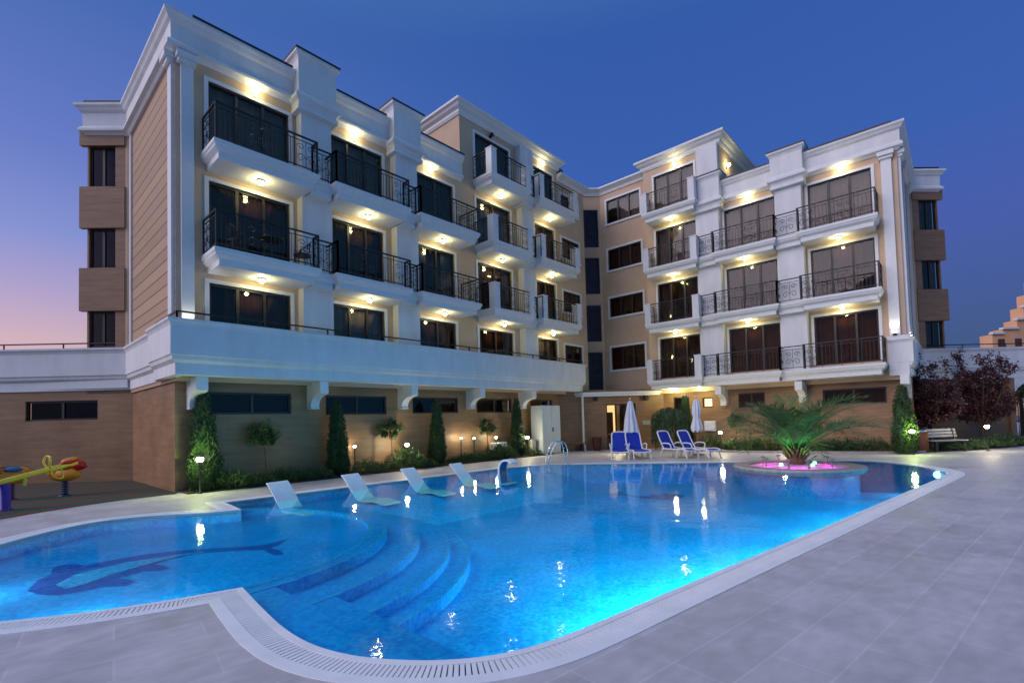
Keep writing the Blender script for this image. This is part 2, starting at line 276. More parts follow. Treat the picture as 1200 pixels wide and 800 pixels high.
class MB:
    def __init__(self): self.v = []; self.f = []; self.mi = []; self.sm = []
    def add(self, vs, fs, mi=0, smooth=False):
        b = len(self.v); self.v += [tuple(x) for x in vs]
        for f in fs: self.f.append(tuple(i+b for i in f)); self.mi.append(mi); self.sm.append(smooth)
    def box(self, a0, a1, b0, b1, z0, z1, fr=XY, mi=0):
        vs = [fr(a, b, z) for z in (z0, z1) for b in (b0, b1) for a in (a0, a1)]
        self.add(vs, [(0, 1, 3, 2), (4, 6, 7, 5), (0, 4, 5, 1), (2, 3, 7, 6), (0, 2, 6, 4), (1, 5, 7, 3)], mi)
    def quad(self, a, b, c, d, mi=0): self.add([a, b, c, d], [(0, 1, 2, 3)], mi)
    def beam(self, a, b, w, h, mi=0):
        """rectangular bar from a to b, w sideways and h upwards"""
        a = Vector(a); b = Vector(b); d = (b-a); l = d.length
        if l < 1e-6: return
        d /= l; up = Vector((0, 0, 1)) if abs(d.z) < .95 else Vector((1, 0, 0))
        sx = d.cross(up).normalized()*w/2; u = sx.cross(d).normalized()*h/2
        vs = [p+i*sx+j*u for p in (a, b) for i, j in ((-1, -1), (1, -1), (1, 1), (-1, 1))]
        self.add(vs, [(0, 1, 2, 3), (7, 6, 5, 4), (0, 4, 5, 1), (1, 5, 6, 2), (2, 6, 7, 3), (3, 7, 4, 0)], mi)
    def tube(self, pts, r, seg=8, mi=0, caps=True, smooth=True):
        pts = [Vector(p) for p in pts]; n = len(pts); rr = r if isinstance(r, (list, tuple)) else [r]*n
        vs = []; prev = None
        for i, p in enumerate(pts):
            t = (pts[min(i+1, n-1)]-pts[max(i-1, 0)]).normalized()
            if prev is None:
                ref = Vector((0, 0, 1)) if abs(t.z) < .9 else Vector((1, 0, 0)); x = t.cross(ref).normalized()
            else: x = (prev-t*prev.dot(t)).normalized()
            prev = x; y = t.cross(x)
            for k in range(seg):
                a = 2*math.pi*k/seg; vs.append(p+(x*math.cos(a)+y*math.sin(a))*rr[i])
        fs = [(i*seg+k, i*seg+(k+1) % seg, (i+1)*seg+(k+1) % seg, (i+1)*seg+k) for i in range(n-1) for k in range(seg)]
        self.add(vs, fs, mi, smooth)
        if caps: self.add(vs[:seg], [tuple(range(seg))], mi); self.add(vs[-seg:], [tuple(range(seg))], mi)
    def lathe(self, c, prof, seg=24, mi=0, smooth=True, caps=True):
        """prof = (radius, z) pairs about the vertical through c"""
        c = Vector(c); vs = []; fs = []; n = len(prof)
        for r, z in prof:
            for k in range(seg):
                a = 2*math.pi*k/seg; vs.append(c+Vector((r*math.cos(a), r*math.sin(a), z)))
        for i in range(n-1):
            for k in range(seg): fs.append((i*seg+k, i*seg+(k+1) % seg, (i+1)*seg+(k+1) % seg, (i+1)*seg+k))
        self.add(vs, fs, mi, smooth)
        for i in (0, n-1):
            if caps and prof[i][0] > 1e-4: self.add(vs[i*seg:(i+1)*seg], [tuple(range(seg))], mi)
    def ball(self, c, r, sx=1, sy=1, sz=1, seg=16, mi=0, rot=None):
        c = Vector(c); vs = []; fs = []; nr = seg//2
        for i in range(nr+1):
            t = math.pi*i/nr
            for k in range(seg):
                a = 2*math.pi*k/seg; v = Vector((sx*math.sin(t)*math.cos(a), sy*math.sin(t)*math.sin(a), sz*math.cos(t)))*r
                if rot: v = rot @ v
                vs.append(c+v)
        for i in range(nr):
            for k in range(seg): fs.append((i*seg+k, i*seg+(k+1) % seg, (i+1)*seg+(k+1) % seg, (i+1)*seg+k))
        self.add(vs, fs, mi, True)
    def sweep(self, path, prof, mi=0, closed=False, caps=True):
        """prof (out, z) swept along a plan path with mitred corners; out = right-hand side of travel"""
        P = [Vector(p) for p in path]; n = len(P); off = []
        for i in range(n):
            a = P[i]-P[i-1] if (i > 0 or closed) else P[1]-P[0]
            b = P[(i+1) % n]-P[i] if (i < n-1 or closed) else P[-1]-P[-2]
            a.normalize(); b.normalize(); na = Vector((a.y, -a.x)); nb = Vector((b.y, -b.x)); m = (na+nb)
            if m.length < 1e-6: m = na
            m.normalize(); off.append(m/max(.5, m.dot(nb)))
        k = len(prof)
        vs = [(P[i].x+off[i].x*o, P[i].y+off[i].y*o, z) for i in range(n) for o, z in prof]
        last = n if closed else n-1
        fs = [(i*k+j, i*k+(j+1) % k, ((i+1) % n)*k+(j+1) % k, ((i+1) % n)*k+j) for i in range(last) for j in range(k)]
        self.add(vs, fs, mi)
        if caps and not closed: self.add(vs[:k], [tuple(range(k))], mi); self.add(vs[-k:], [tuple(range(k))], mi)
    def stack(self, path, prof, mi=0):
        """solid over a closed plan polygon (outside on the right of travel); prof = (out, z) top to bottom"""
        b = len(self.v); self.sweep(path, prof, mi, closed=True)
        n = len(path); k = len(prof); nf = n*k
        # drop the faces that close the profile (last -> first) and cap with polygons
        keep = [(f, m, s) for q, (f, m, s) in enumerate(zip(self.f[-nf:], self.mi[-nf:], self.sm[-nf:])) if q % k != k-1]
        del self.f[-nf:]; del self.mi[-nf:]; del self.sm[-nf:]
        for f, m, s in keep: self.f.append(f); self.mi.append(m); self.sm.append(s)
        self.f.append(tuple(b+i*k for i in range(n))); self.mi.append(mi); self.sm.append(False)
        self.f.append(tuple(b+i*k+k-1 for i in range(n))); self.mi.append(mi); self.sm.append(False)
    def prism(self, pts, z0, z1, mi=0, fr=XY):
        n = len(pts); vs = [fr(a, b, z0) for a, b in pts]+[fr(a, b, z1) for a, b in pts]
        self.add(vs, [tuple(range(n)), tuple(range(2*n-1, n-1, -1))]+[(i, (i+1) % n, n+(i+1) % n, n+i) for i in range(n)], mi)
    def plate(self, pts3, d, mi=0):
        """polygon of 3-D points given thickness d (vector)"""
        n = len(pts3); d = Vector(d); a = [Vector(p) for p in pts3]; vs = a+[p+d for p in a]
        self.add(vs, [tuple(range(n)), tuple(range(2*n-1, n-1, -1))]+[(i, (i+1) % n, n+(i+1) % n, n+i) for i in range(n)], mi)
    def build(self, name, m, parent=None, recalc=True, bevel=0):
        me = bpy.data.meshes.new(name); me.from_pydata(self.v, [], self.f)
        for x in (m if isinstance(m, (list, tuple)) else [m]): me.materials.append(M[x] if isinstance(x, str) else x)
        me.polygons.foreach_set('material_index', self.mi); me.polygons.foreach_set('use_smooth', self.sm)
        if recalc:
            bm = bmesh.new(); bm.from_mesh(me); bmesh.ops.remove_doubles(bm, verts=bm.verts, dist=1e-5) if recalc == 2 else None
            bmesh.ops.recalc_face_normals(bm, faces=bm.faces); bm.to_mesh(me); bm.free()
        me.update()
        o = bpy.data.objects.new(name, me); COL.objects.link(o)
        if parent: o.parent = parent; o.matrix_parent_inverse = Matrix.Translation(-parent.location) if parent.type == 'EMPTY' else Matrix.Identity(4)
        if bevel:
            b = o.modifiers.new('bevel', 'BEVEL'); b.width = bevel; b.segments = 2; b.limit_method = 'ANGLE'
        return o

def tag(o, label=None, cat=None, group=None, kind=None):
    if label: o['label'] = label
    if cat: o['category'] = cat
    if group: o['group'] = group
    if kind: o['kind'] = kind
    return o
def thing(name, label, cat, loc=(0, 0, 0), rz=0, group=None):
    o = bpy.data.objects.new(name, None); COL.objects.link(o); o.location = loc; o.rotation_euler = (0, 0, rz); o.empty_display_size = .2
    return tag(o, label, cat, group)
def sub(mb, name, m, root, **k):
    """part modelled in the local space of its thing"""
    o = mb.build(name, m, None, **k); o.parent = root; return o
def dup(root, loc, rz, label, scale=None):
    r = root.copy(); COL.objects.link(r); r.location = loc; r.rotation_euler = (0, 0, rz); r['label'] = label
    if scale: r.scale = scale
    for ch in list(root.children):
        c = ch.copy(); COL.objects.link(c); c.parent = r
        for g in list(ch.children):
            d = g.copy(); COL.objects.link(d); d.parent = c
    return r
def area(loc, d, watts, size, col):
    l = bpy.data.lights.new('lamp_light', 'AREA'); l.shape = 'DISK'; l.size = size; l.spread = R(120); l.energy = watts; l.color = col
    o = bpy.data.objects.new('lamp_light', l); COL.objects.link(o); o.location = loc; o.rotation_euler = Vector(d).to_track_quat('-Z', 'Y').to_euler(); return o
def point(loc, watts, col=(1, .87, .40), r=.05, spot=None):
    l = bpy.data.lights.new('lamp_light', 'SPOT' if spot else 'POINT'); l.energy = watts; l.color = col; l.shadow_soft_size = r
    o = bpy.data.objects.new('lamp_light', l); COL.objects.link(o); o.location = loc
    if spot: l.spot_size = R(spot[1]); l.spot_blend = .7; o.rotation_euler = Vector(spot[0]).to_track_quat('-Z', 'Y').to_euler()
    return o
def cr_spline(pts, closed=True, sub_=6):
    out = []; n = len(pts)
    for i in range(n if closed else n-1):
        g = lambda k: Vector(pts[k % n] if closed else pts[max(0, min(n-1, k))])
        p0, p1, p2, p3 = g(i-1), g(i), g(i+1), g(i+2)
        for j in range(sub_):
            t = j/sub_; out.append(.5*((2*p1)+(p2-p0)*t+(2*p0-5*p1+4*p2-p3)*t*t+(3*p1-p0-3*p2+p3)*t**3))
    if not closed: out.append(Vector(pts[-1]))
    return [tuple(p) for p in out]

#@@STRUCTURE
# ================================================================== SETTING: ground, pool
POOL = cr_spline([(1.93, 5.72), (1.84, 5.0), (1.77, 4.3), (1.78, 3.8), (1.88, 3.4), (2.05, 3.08), (2.27, 2.8), (2.57, 2.56), (2.97, 2.4), (3.5, 2.3), (4.2, 2.2), (6.2, 1.9),
    (8.26, 1.58), (12.4, .97), (15.2, .55), (16.4, .38), (17.1, .32), (17.9, .42), (19.0, .95), (19.9, 1.6), (20.3, 2.15), (20.25, 2.75), (19.7, 3.75), (18.4, 5.8), (17.0, 8.0), (15.7, 10.0), (14.9, 11.1),
    (14.3, 11.6), (13.4, 12.0), (12.4, 12.2)], closed=False, sub_=5)
POOL += [(8.0, 12.38), (3.87, 12.55), (3.82, 11.9), (3.74, 11.12)]
POOL += cr_spline([(3.45, 11.16), (2.96, 11.56), (2.4, 11.95), (1.8, 12.12), (1.3, 12.02), (.78, 11.62), (.27, 11.05), (-.2, 10.3), (-.55, 9.4), (-.65, 8.4), (-.4, 7.3), (-.1, 6.75), (.3, 6.42), (.85, 6.1), (1.4, 5.88)], closed=False, sub_=4)

for K in ((1.93, 5.72), (3.74, 11.12), (3.87, 12.55)):
    POOL = [p for p in POOL if tuple(p) in ((3.82, 11.9),) or (Vector(p)-Vector(K)).length < 1e-6 or (Vector(p)-Vector(K)).length > .45]
def offset_poly(P, d):
    n = len(P); out = []
    for i in range(n):
        a = Vector(P[i])-Vector(P[i-1]); b = Vector(P[(i+1) % n])-Vector(P[i]); a.normalize(); b.normalize()
        na = Vector((a.y, -a.x)); nb = Vector((b.y, -b.x)); m = (na+nb).normalized(); out.append(Vector(P[i])+m*d/max(.5, m.dot(nb)))
    return out

def sheet_with_hole(name, outer, inner, z, m, kind='structure'):
    bm = bmesh.new(); loops = []
    for P in (outer, inner):
        vs = [bm.verts.new((p[0], p[1], z)) for p in P]; loops += [bm.edges.new((vs[i], vs[(i+1) % len(vs)])) for i in range(len(vs))]
    bmesh.ops.triangle_fill(bm, use_beauty=True, use_dissolve=False, edges=loops, normal=(0, 0, 1))
    me = bpy.data.meshes.new(name); bm.to_mesh(me); bm.free(); me.materials.append(M[m])
    o = bpy.data.objects.new(name, me); COL.objects.link(o); return tag(o, kind=kind)

CW = .34
deck_hole = offset_poly(POOL, CW)
sheet_with_hole('pool_deck', [(-45, -45), (75, -45), (75, 60), (-45, 60)], deck_hole, 0, 'deck')
sheet_with_hole('ground', [(-2500, -2500), (2500, -2500), (2500, 2500), (-2500, 2500)], [(-45, -45), (75, -45), (75, 60), (-45, 60)], -.02, 'ground')

# pool basin: walls, floor, submerged steps
b = MB(); n = len(POOL); WL = -.014
dz = -.72
for i in range(n):
    p, q = POOL[i], POOL[(i+1) % n]; b.quad((p[0], p[1], -.012), (q[0], q[1], -.012), (q[0], q[1], dz), (p[0], p[1], dz))
b.add([(p[0], p[1], dz) for p in offset_poly(POOL, .3)], [tuple(range(n))])
C0 = (1.9, 9.6)
def disc(r, z0, z1, mi=0): b.lathe((C0[0], C0[1], 0), [(r, z0), (r, z1)], 128, mi, smooth=False)
disc(5.05, -.8, -.55); disc(4.72, -.8, -.43); disc(4.20, -.8, -.30)
b.lathe((C0[0], C0[1], 0), [(3.64, -.8), (3.64, -.16), (3.33, -.16), (3.33, -.24)], 128, 0, smooth=False, caps=False)
b.lathe((C0[0], C0[1], 0), [(3.335, -.24), (.001, -.24)], 128, 0, smooth=False, caps=False)
b.lathe((C0[0], C0[1], 0), [(3.42, -.157), (3.327, -.157), (3.326, -.24)], 128, 1, smooth=False, caps=False)      # pale lip of the children's pool
for r, z in ((3.64, -.157), (4.20, -.297), (4.72, -.427), (5.05, -.547)):
    b.lathe((C0[0], C0[1], 0), [(r-.06, z), (r, z)], 128, 1, smooth=False, caps=False)
b.box(1.0, 2.38, 1.0, 6.3, -.8, -.165); b.box(2.0, 2.86, 1.0, 5.7, -.8, -.305)
sh = [(10.7, -.28), (12.95, -.28), (12.95, -.8), (9.2, -.8), (9.2, -.72)]                          # shelf under the bed loungers
b.add([(x, y, z) for x in (3.0, 14.2) for y, z in sh], [tuple(range(5)), tuple(range(9, 4, -1))]+[(i, (i+1) % 5, 5+(i+1) % 5, 5+i) for i in range(5)], 0)
basin = b.build('pool_basin', ['tile', 'tile_pale'], recalc=True); tag(basin, kind='structure')
w = MB(); w.add([(p[0], p[1], WL) for p in offset_poly(POOL, .015)], [tuple(range(n))])
bm = bmesh.new(); vs = [bm.verts.new(v) for v in w.v]; f = bm.faces.new(vs); bmesh.ops.triangulate(bm, faces=[f]); me = bpy.data.meshes.new('pool_water'); bm.normal_update(); bm.to_mesh(me); bm.free()
me.materials.append(M['water'])
if sum(p.normal.z for p in me.polygons) < 0: me.flip_normals()
water = bpy.data.objects.new('pool_water', me); COL.objects.link(water); tag(water, kind='structure')

# coping: white border with an overflow grating
cop = MB()
cop.sweep(POOL, [(0, -.03), (0, .006), (.07, .006), (.07, -.05), (.24, -.05), (.24, .006), (CW+.01, .006), (CW+.01, -.08), (-.0, -.08)], closed=True)
sl = MB(); inn = offset_poly(POOL, .072); out_ = offset_poly(POOL, .238)
acc = 0.0
for i in range(n):
    a0, a1, b0, b1 = inn[i], inn[(i+1) % n], out_[i], out_[(i+1) % n]; L_ = (a1-a0).length
    if L_ < 1e-3: continue
    k = max(1, round(L_/.042))
    for j in range(k):
        t0, t1 = (j+.12)/k, (j+.88)/k
        pts = [a0.lerp(a1, t0), a0.lerp(a1, t1), b0.lerp(b1, t1), b0.lerp(b1, t0)]
        sl.add([(p.x, p.y, .003) for p in pts]+[(p.x, p.y, -.03) for p in pts], [(0, 1, 2, 3), (0, 4, 5, 1), (1, 5, 6, 2), (2, 6, 7, 3), (3, 7, 4, 0)])
co_ = cop.build('pool_kerb', 'coping'); tag(co_, kind='structure')
sg = sl.build('overflow_grating', 'coping', co_, recalc=False)
ch = MB(); ch.sweep(POOL, [(.072, -.046), (.238, -.046), (.238, -.048), (.072, -.048)], closed=True); ch.build('drain_channel', 'slot', co_)

# dolphin mosaics on the pool floor (flat tile pictures, as in the photo)
D1 = [(.49, 9.5), (.63, 10.03), (.79, 10.28), (.84, 10.71), (.98, 10.83), (1.13, 10.72), (1.2, 10.46), (1.53, 10.51), (1.99, 10.5), (2.5, 10.28), (2.88, 9.96), (3.32, 9.57), (3.58, 9.45), (4.04, 9.55), (3.78, 9.26), (3.54, 9.10), (3.58, 8.78), (3.51, 8.50), (3.38, 8.56), (3.40, 9.13), (3.03, 9.52), (2.6, 9.80), (2.26, 9.76), (1.93, 9.62), (2.0, 9.42), (2.05, 9.15), (1.90, 9.08), (1.73, 9.30), (1.6, 9.2), (1.43, 9.15), (1.56, 8.72), (1.43, 8.6), (1.19, 8.84), (1.01, 8.8), (.76, 8.86), (.58, 9.13)]
def pool_pic(P, z, name, m, label, cat):
    bm = bmesh.new(); f = bm.faces.new([bm.verts.new((x, y, z)) for x, y in P]); bmesh.ops.triangulate(bm, faces=[f]); me = bpy.data.meshes.new(name); bm.to_mesh(me); bm.free()
    me.materials.append(M[m]); o = bpy.data.objects.new(name, me); COL.objects.link(o); return o
d1 = [(x*.9065, y*.9065) for x, y in D1]
dol = pool_pic(d1, -.236, 'dolphin_mosaic', 'tile_navy', '', '')
tag(dol, 'large navy dolphin mosaic on the floor of the round shallow pool', 'mosaic')
be = pool_pic([(x*.925+.03, y*.92-.13) for x, y in [(.72, 9.5), (1.0, 9.95), (1.6, 10.12), (2.2, 10.0), (2.75, 9.75), (2.3, 9.83), (1.9, 9.74), (1.6, 9.6), (1.3, 9.45), (1.0, 9.2), (.8, 9.15)]], -.233, 'pale_belly', 'tile_aqua', '', ''); be.parent = dol
d2 = [(13.9+(-(x-2.2)*.30-(y-9.6)*.75)*.8, 7.2+((x-2.2)*.75-(y-9.6)*.35)*.8) for x, y in D1]
dol2 = pool_pic(d2, dz+.004, 'dolphin_mosaic', 'tile_navy', '', ''); tag(dol2, 'smaller navy dolphin mosaic on the deep pool floor before the blue sunbeds', 'mosaic')

# striped rubber play surface and planting beds
rub = MB(); rub.add([(x, y, .009) for x, y in [(-6, 12.6), (-1.2, 12.9), (.34, 14.25), (.99, 14.70), (1.73, 15.08), (2.57, 15.32), (3.64, 15.40), (3.64, 21.0), (-3, 27.64), (-12, 27)]], [tuple(range(10))])
tag(rub.build('playground_rubber_surface', 'rubber'), kind='structure')
bed = MB(); bed.prism([(3.75, 15.74), (3.75, 14.98), (6, 14.85), (12, 14.85), (17.6, 14.72), (19.0, 14.6), (19.8, 15.74)], -.05, .035)
tag(bed.build('planting_bed', 'soil'), kind='structure')
bed2 = MB(); bed2.prism([(24.88, 11.3), (23.35, 11.3), (22.9, 9.0), (22.9, 7.0), (23.6, 3.6), (24.15, 2.2), (24.95, 1.1), (27.4, -.5), (31.5, -2.6), (32.6, -1.4), (29.9, 1.32), (24.88, 1.32)], -.05, .035)
tag(bed2.build('planting_bed', 'soil'), kind='structure')
kb = MB(); kb.sweep([(23.35, 11.3), (22.9, 9.0), (22.9, 7.0), (23.6, 3.6), (24.15, 2.2), (24.95, 1.1)], [(0, -.05), (0, .09), (.12, .09), (.12, -.05)]); tag(kb.build('garden_kerb', 'stone'), kind='structure')

# ================================================================== HOTEL
HB = thing('hotel_building', 'white and peach hotel with two angled wings of lit balconies beside the pool', 'building', (14, 18, 0))
FLOOR = [3.55, 6.50, 9.42, 12.35]; TOP = [5.80, 8.72, 11.61, 14.56]
FLe = Fr((3.6, 0), (0, 1), (-1, 0)); FOL = Fr((3.6, 21.05), (-q2, q2), (-q2, -q2)); FOR = Fr((29.9, 1.4), (q2, -q2), (-q2, -q2))
FS = Fr((23.4, 17.3), (q2, -q2), (-q2, -q2)); FRe = Fr((24.57, 1.4), (1, 0), (0, -1))
FLg = Fr((0, 15.75), (1, 0), (0, -1)); FRg = Fr((24.9, 0), (0, 1), (-1, 0)); FC = Fr((20.85, 15.75), (q2, -q2), (-q2, -q2))

def skin(mb, fr, s0, s1, z0, z1, ops=(), depth=.2, mi=0):
    ops = [(max(o[0], s0), min(o[1], s1), o[2], o[3]) for o in ops if o[0] < s1 and o[1] > s0 and o[2] < z1 and o[3] > z0]
    ss = sorted({s0, s1, *[x for o in ops for x in o[:2]]}); zs = sorted({z0, z1, *[x for o in ops for x in o[2:]]})
    for i in range(len(ss)-1):
        for j in range(len(zs)-1):
            cs, cz = (ss[i]+ss[i+1])/2, (zs[j]+zs[j+1])/2
            if any(o[0] < cs < o[1] and o[2] < cz < o[3] for o in ops): continue
            mb.quad(fr(ss[i], 0, zs[j]), fr(ss[i+1], 0, zs[j]), fr(ss[i+1], 0, zs[j+1]), fr(ss[i], 0, zs[j+1]), mi)
    for a, c, z, y in ops:
        e = -depth
        mb.quad(fr(a, 0, z), fr(a, e, z), fr(a, e, y), fr(a, 0, y), mi); mb.quad(fr(c, 0, z), fr(c, e, z), fr(c, e, y), fr(c, 0, y), mi)
        mb.quad(fr(a, 0, z), fr(c, 0, z), fr(c, e, z), fr(a, e, z), mi); mb.quad(fr(a, 0, y), fr(c, 0, y), fr(c, e, y), fr(a, e, y), mi)

RNG = random.Random(5)
def window(fr, s0, s1, z0, z1, panes=3, surround=.11, curtain='curtain', cover=1.0, lit=None, name='window', rows=(), room=True):
    w = MB(); t = .06; a, c = -.13, -.06
    w.box(s0, s0+t, a, c, z0, z1, fr); w.box(s1-t, s1, a, c, z0, z1, fr); w.box(s0+t, s1-t, a, c, z0, z0+t, fr); w.box(s0+t, s1-t, a, c, z1-t, z1, fr)
    for k in range(1, panes):
        x = s0+(s1-s0)*k/panes; w.box(x-.04, x+.04, a, c+.005, z0+t, z1-t, fr)
    for zr in rows: w.box(s0+t, s1-t, a+.01, c-.01, zr-.025, zr+.025, fr)
    o = w.build(name, 'dark', HB)
    g = MB(); gp = [fr(s0+t, -.095, z0+t), fr(s1-t, -.095, z0+t), fr(s1-t, -.095, z1-t), fr(s0+t, -.095, z1-t)]
    g.quad(*(gp if fr.s.cross(Vector((0, 0, 1))).dot(fr.n) > 0 else gp[::-1])); g.build('glass_pane', 'glass', o, recalc=False)
    if surround:
        u = MB(); sw = surround
        u.box(s0-sw, s0, -.04, .03, z0, z1+sw, fr); u.box(s1, s1+sw, -.04, .03, z0, z1+sw, fr); u.box(s0, s1, -.04, .03, z1, z1+sw, fr)
        if z0-sw > 3.6 and (z0-FLOOR[0]) % 2.93 > .4: u.box(s0-sw-.03, s1+sw+.03, -.04, .06, z0-sw, z0, fr)
        u.build('surround', 'trim', o)
    k = MB(); k.quad(fr(s0-.3, -.55, z0-.3), fr(s1+.3, -.55, z0-.3), fr(s1+.3, -.55, z1+.3), fr(s0-.3, -.55, z1+.3), 0)
    if room: k.build('room_back', lit or 'room', o, recalc=False)
    if cover > 0 and not lit:
        cu = MB(); W = s1-s0
        spans = [(s0-.02, s1+.02)] if cover >= 1 else ([(s0-.02, s0+W*cover)] if RNG.random() < .5 else [(s1-W*cover, s1+.02)])
        if cover < 1 and RNG.random() < .4: spans = [(s0-.02, s0+W*cover*.5), (s1-W*cover*.5, s1+.02)]
        for x0, x1 in spans:
            m_ = max(4, int((x1-x0)/.045)); ph = RNG.random()*6
            vs = []
            for i in range(m_+1):
                x = x0+(x1-x0)*i/m_; nn = -.26+.028*math.sin(x*34+ph)+.015*math.sin(x*13+2*ph)
                vs += [fr(x, nn, z0-.05), fr(x, nn, z1+.05)]
            cu.add(vs, [(2*i, 2*i+2, 2*i+3, 2*i+1) for i in range(m_)], 0, True)
        cu.build('curtain', curtain, o, recalc=False)
    return o

# ---- window schedule
LWIN = {'a': (4.40, 6.67), 'b': (8.05, 10.09), 'c': (11.67, 13.54), 'd': (14.89, 17.10), 'e': (18.94, 20.53), 'f': (21.2, 22.8)}
RWIN = {'a': (2.25, 4.51), 'b': (5.83, 8.07), 'c': (9.47, 11.63)}
R0 = (12.85, 14.99); R0Z = [(4.49, 5.80), (7.60, 8.72), (10.38, 11.61), (13.17, 14.56)]
SZ = [(3.34, 5.60), (6.25, 8.41), (9.10, 11.28), (11.92, 14.2)]
ops_L = []; ops_R = []; ops_R0 = []; ops_S = []
for k, (s0, s1) in LWIN.items():
    for fl in range(4):
        if k in 'abc' and fl == 3: continue
        z0 = FLOOR[fl]+.14 if k != 'f' else FLOOR[fl]+.95
        zt_ = TOP[fl]-(.15 if k == 'f' else 0)
        if k == 'f' and fl == 3: z0, zt_ = 12.95, 13.85
        ops_L.append((s0, s1, z0, zt_))
        cov = RNG.choice([1, 1, .8, .6]); pl = 'curtain_pale' if (fl >= 2 and k in 'ab' or RNG.random() < .2) else 'curtain'
        window(FL, s0, s1, z0, zt_, 3 if k in 'ab' else 2, curtain=pl, cover=cov)
for k, (s0, s1) in RWIN.items():
    for fl in range(4):
        if k in 'ab' and fl == 3: continue
        z0 = FLOOR[fl]+.14; ops_R.append((s0, s1, z0, TOP[fl]))
        pl = 'curtain_pale' if fl >= 2 else 'curtain'
        window(FRt, s0, s1, z0, TOP[fl], 3, curtain=pl if fl != 2 or k == 'c' else 'curtain_pale', cover=1 if fl != 1 else .8)
for z0, z1 in R0Z:
    ops_R0.append(R0+(z0, z1)); window(FR0, R0[0], R0[1], z0, z1, 3, curtain='curtain_pale' if z0 > 13 else 'curtain', cover=1 if z0 < 13 else .7)
for i, (z0, z1) in enumerate(SZ):
    ops_S.append((.9, 2.48, z0, z1)); window(FS, .9, 2.48, z0, z1, 2, surround=0, cover=1, rows=(z0+.9,), lit=None)
OL = [(.50, 1.40, a, c) for a, c in ((4.60, 5.85), (7.34, 8.74), (10.19, 11.65))]
for a, c, z0, z1 in OL:
    window(FOL, a, c, z0, z1, 2, surround=0, cover=0); window(FOR, a, c, z0, z1, 2, surround=0, cover=.6, curtain='curtain_pale')

# ---- upper walls
def lathe_wall(name, m, jobs):
    mb = MB()
    for j in jobs: skin(mb, *j)
    return mb.build(name, m, HB, recalc=False)
lathe_wall('wall', 'peach', [(FL, 3.6, 14.0, 3.0, 12.4, ops_L), (FL, 14.0, 20.95, 3.0, 15.3, ops_L), (FL, 20.95, 23.4, 3.0, 14.7, ops_L), (FS, 0, 2.62, 2.9, 15.3, ops_S), (FR0, 12.25, 15.45, 2.9, 15.3, ops_R0)])
lathe_wall('wall', 'peach', [(FRt, 8.2, 12.25, 2.9, 15.4, ops_R), (FRt, 1.4, 8.2, 2.9, 12.4, ops_R), (Fr((24.57, 12.25), (1, 0), (0, 1)), 0, .68, 2.9, 15.5)])
for j in ((Fr((14.0, 0), (0, 1), (-1, 0)), 15.42, 22, 12.4, 15.3), (Fr((20.95, 0), (0, 1), (1, 0)), 15.42, 22, 12.4, 15.3), (Fr((0, 8.2), (1, 0), (0, -1)), 24.57, 30.5, 12.4, 15.4)): lathe_wall('penthouse_wall', 'peach', [j])
lathe_wall('siding_wall', 'siding', [(FLe, 15.42, 21.05, 3.0, 12.3)]); lathe_wall('siding_wall', 'siding', [(FRe, 0, 5.33, 3.0, 12.3)])
for fr in (FOL, FOR):
    lathe_wall('tower_wall', 'panel', [(fr, 0, 1.46, 3.0, 12.3, OL)])
    for z0, z1 in ((5.85, 7.34), (8.74, 10.19), (11.65, 12.17)):
        pn = MB(); pn.box(.15, 1.66, -.05, .10, z0, z1, fr); pn.build('tower_panel', 'panel', HB)
    pn = MB(); pn.box(.15, .50, -.05, .03, 4.5, 12.17, fr); pn.build('tower_strip', 'panel', HB)
    st = MB(); st.box(0.0, .15, -.05, .05, 4.5, 12.17, fr); st.build('corner_strip', 'peach', HB)
# ---- unseen solid core added to block light leaks through the shell, and roofs
core = MB()
core.prism([(4.3, 16.1), (22.6, 16.1), (22.6, 18.0), (24.0, 18.0), (25.9, 16.0), (25.9, 11.0), (25.3, 11.0), (25.3, 2.0), (30.0, 2.0), (31.5, .8), (40, 10), (30, 24), (4.3, 24)], 3.2, 12.3)
core.build('light_block_core', 'room', HB)
rf = MB()
rf.prism([(2.9, 22.2), (3.55, 21.1), (3.55, 15.45), (14.05, 15.45), (14.05, 24), (4, 24)], 12.3, 12.75); rf.prism([(24.6, 8.3), (24.6, 1.45), (29.9, 1.45), (30.9, .45), (38, 7.5), (38, 8.3)], 12.3, 12.75)
rf.prism([(14.05, 15.47), (21.6, 15.47), (21.6, 24), (14.05, 24)], 15.0, 15.3); rf.prism([(24.62, 8.25), (24.62, 12.2), (32, 12.2), (32, 8.25)], 15.1, 15.4)
rf.prism([(21.0, 15.47), (23.38, 15.47), (23.38, 17.3), (21.0, 19)], 14.4, 14.65); rf.prism([(23.45, 17.34), (25.3, 15.5), (25.3, 12.2), (34, 12.2), (30, 24), (23.4, 24)], 14.9, 15.2)
rf.build('roof', 'roof', HB)

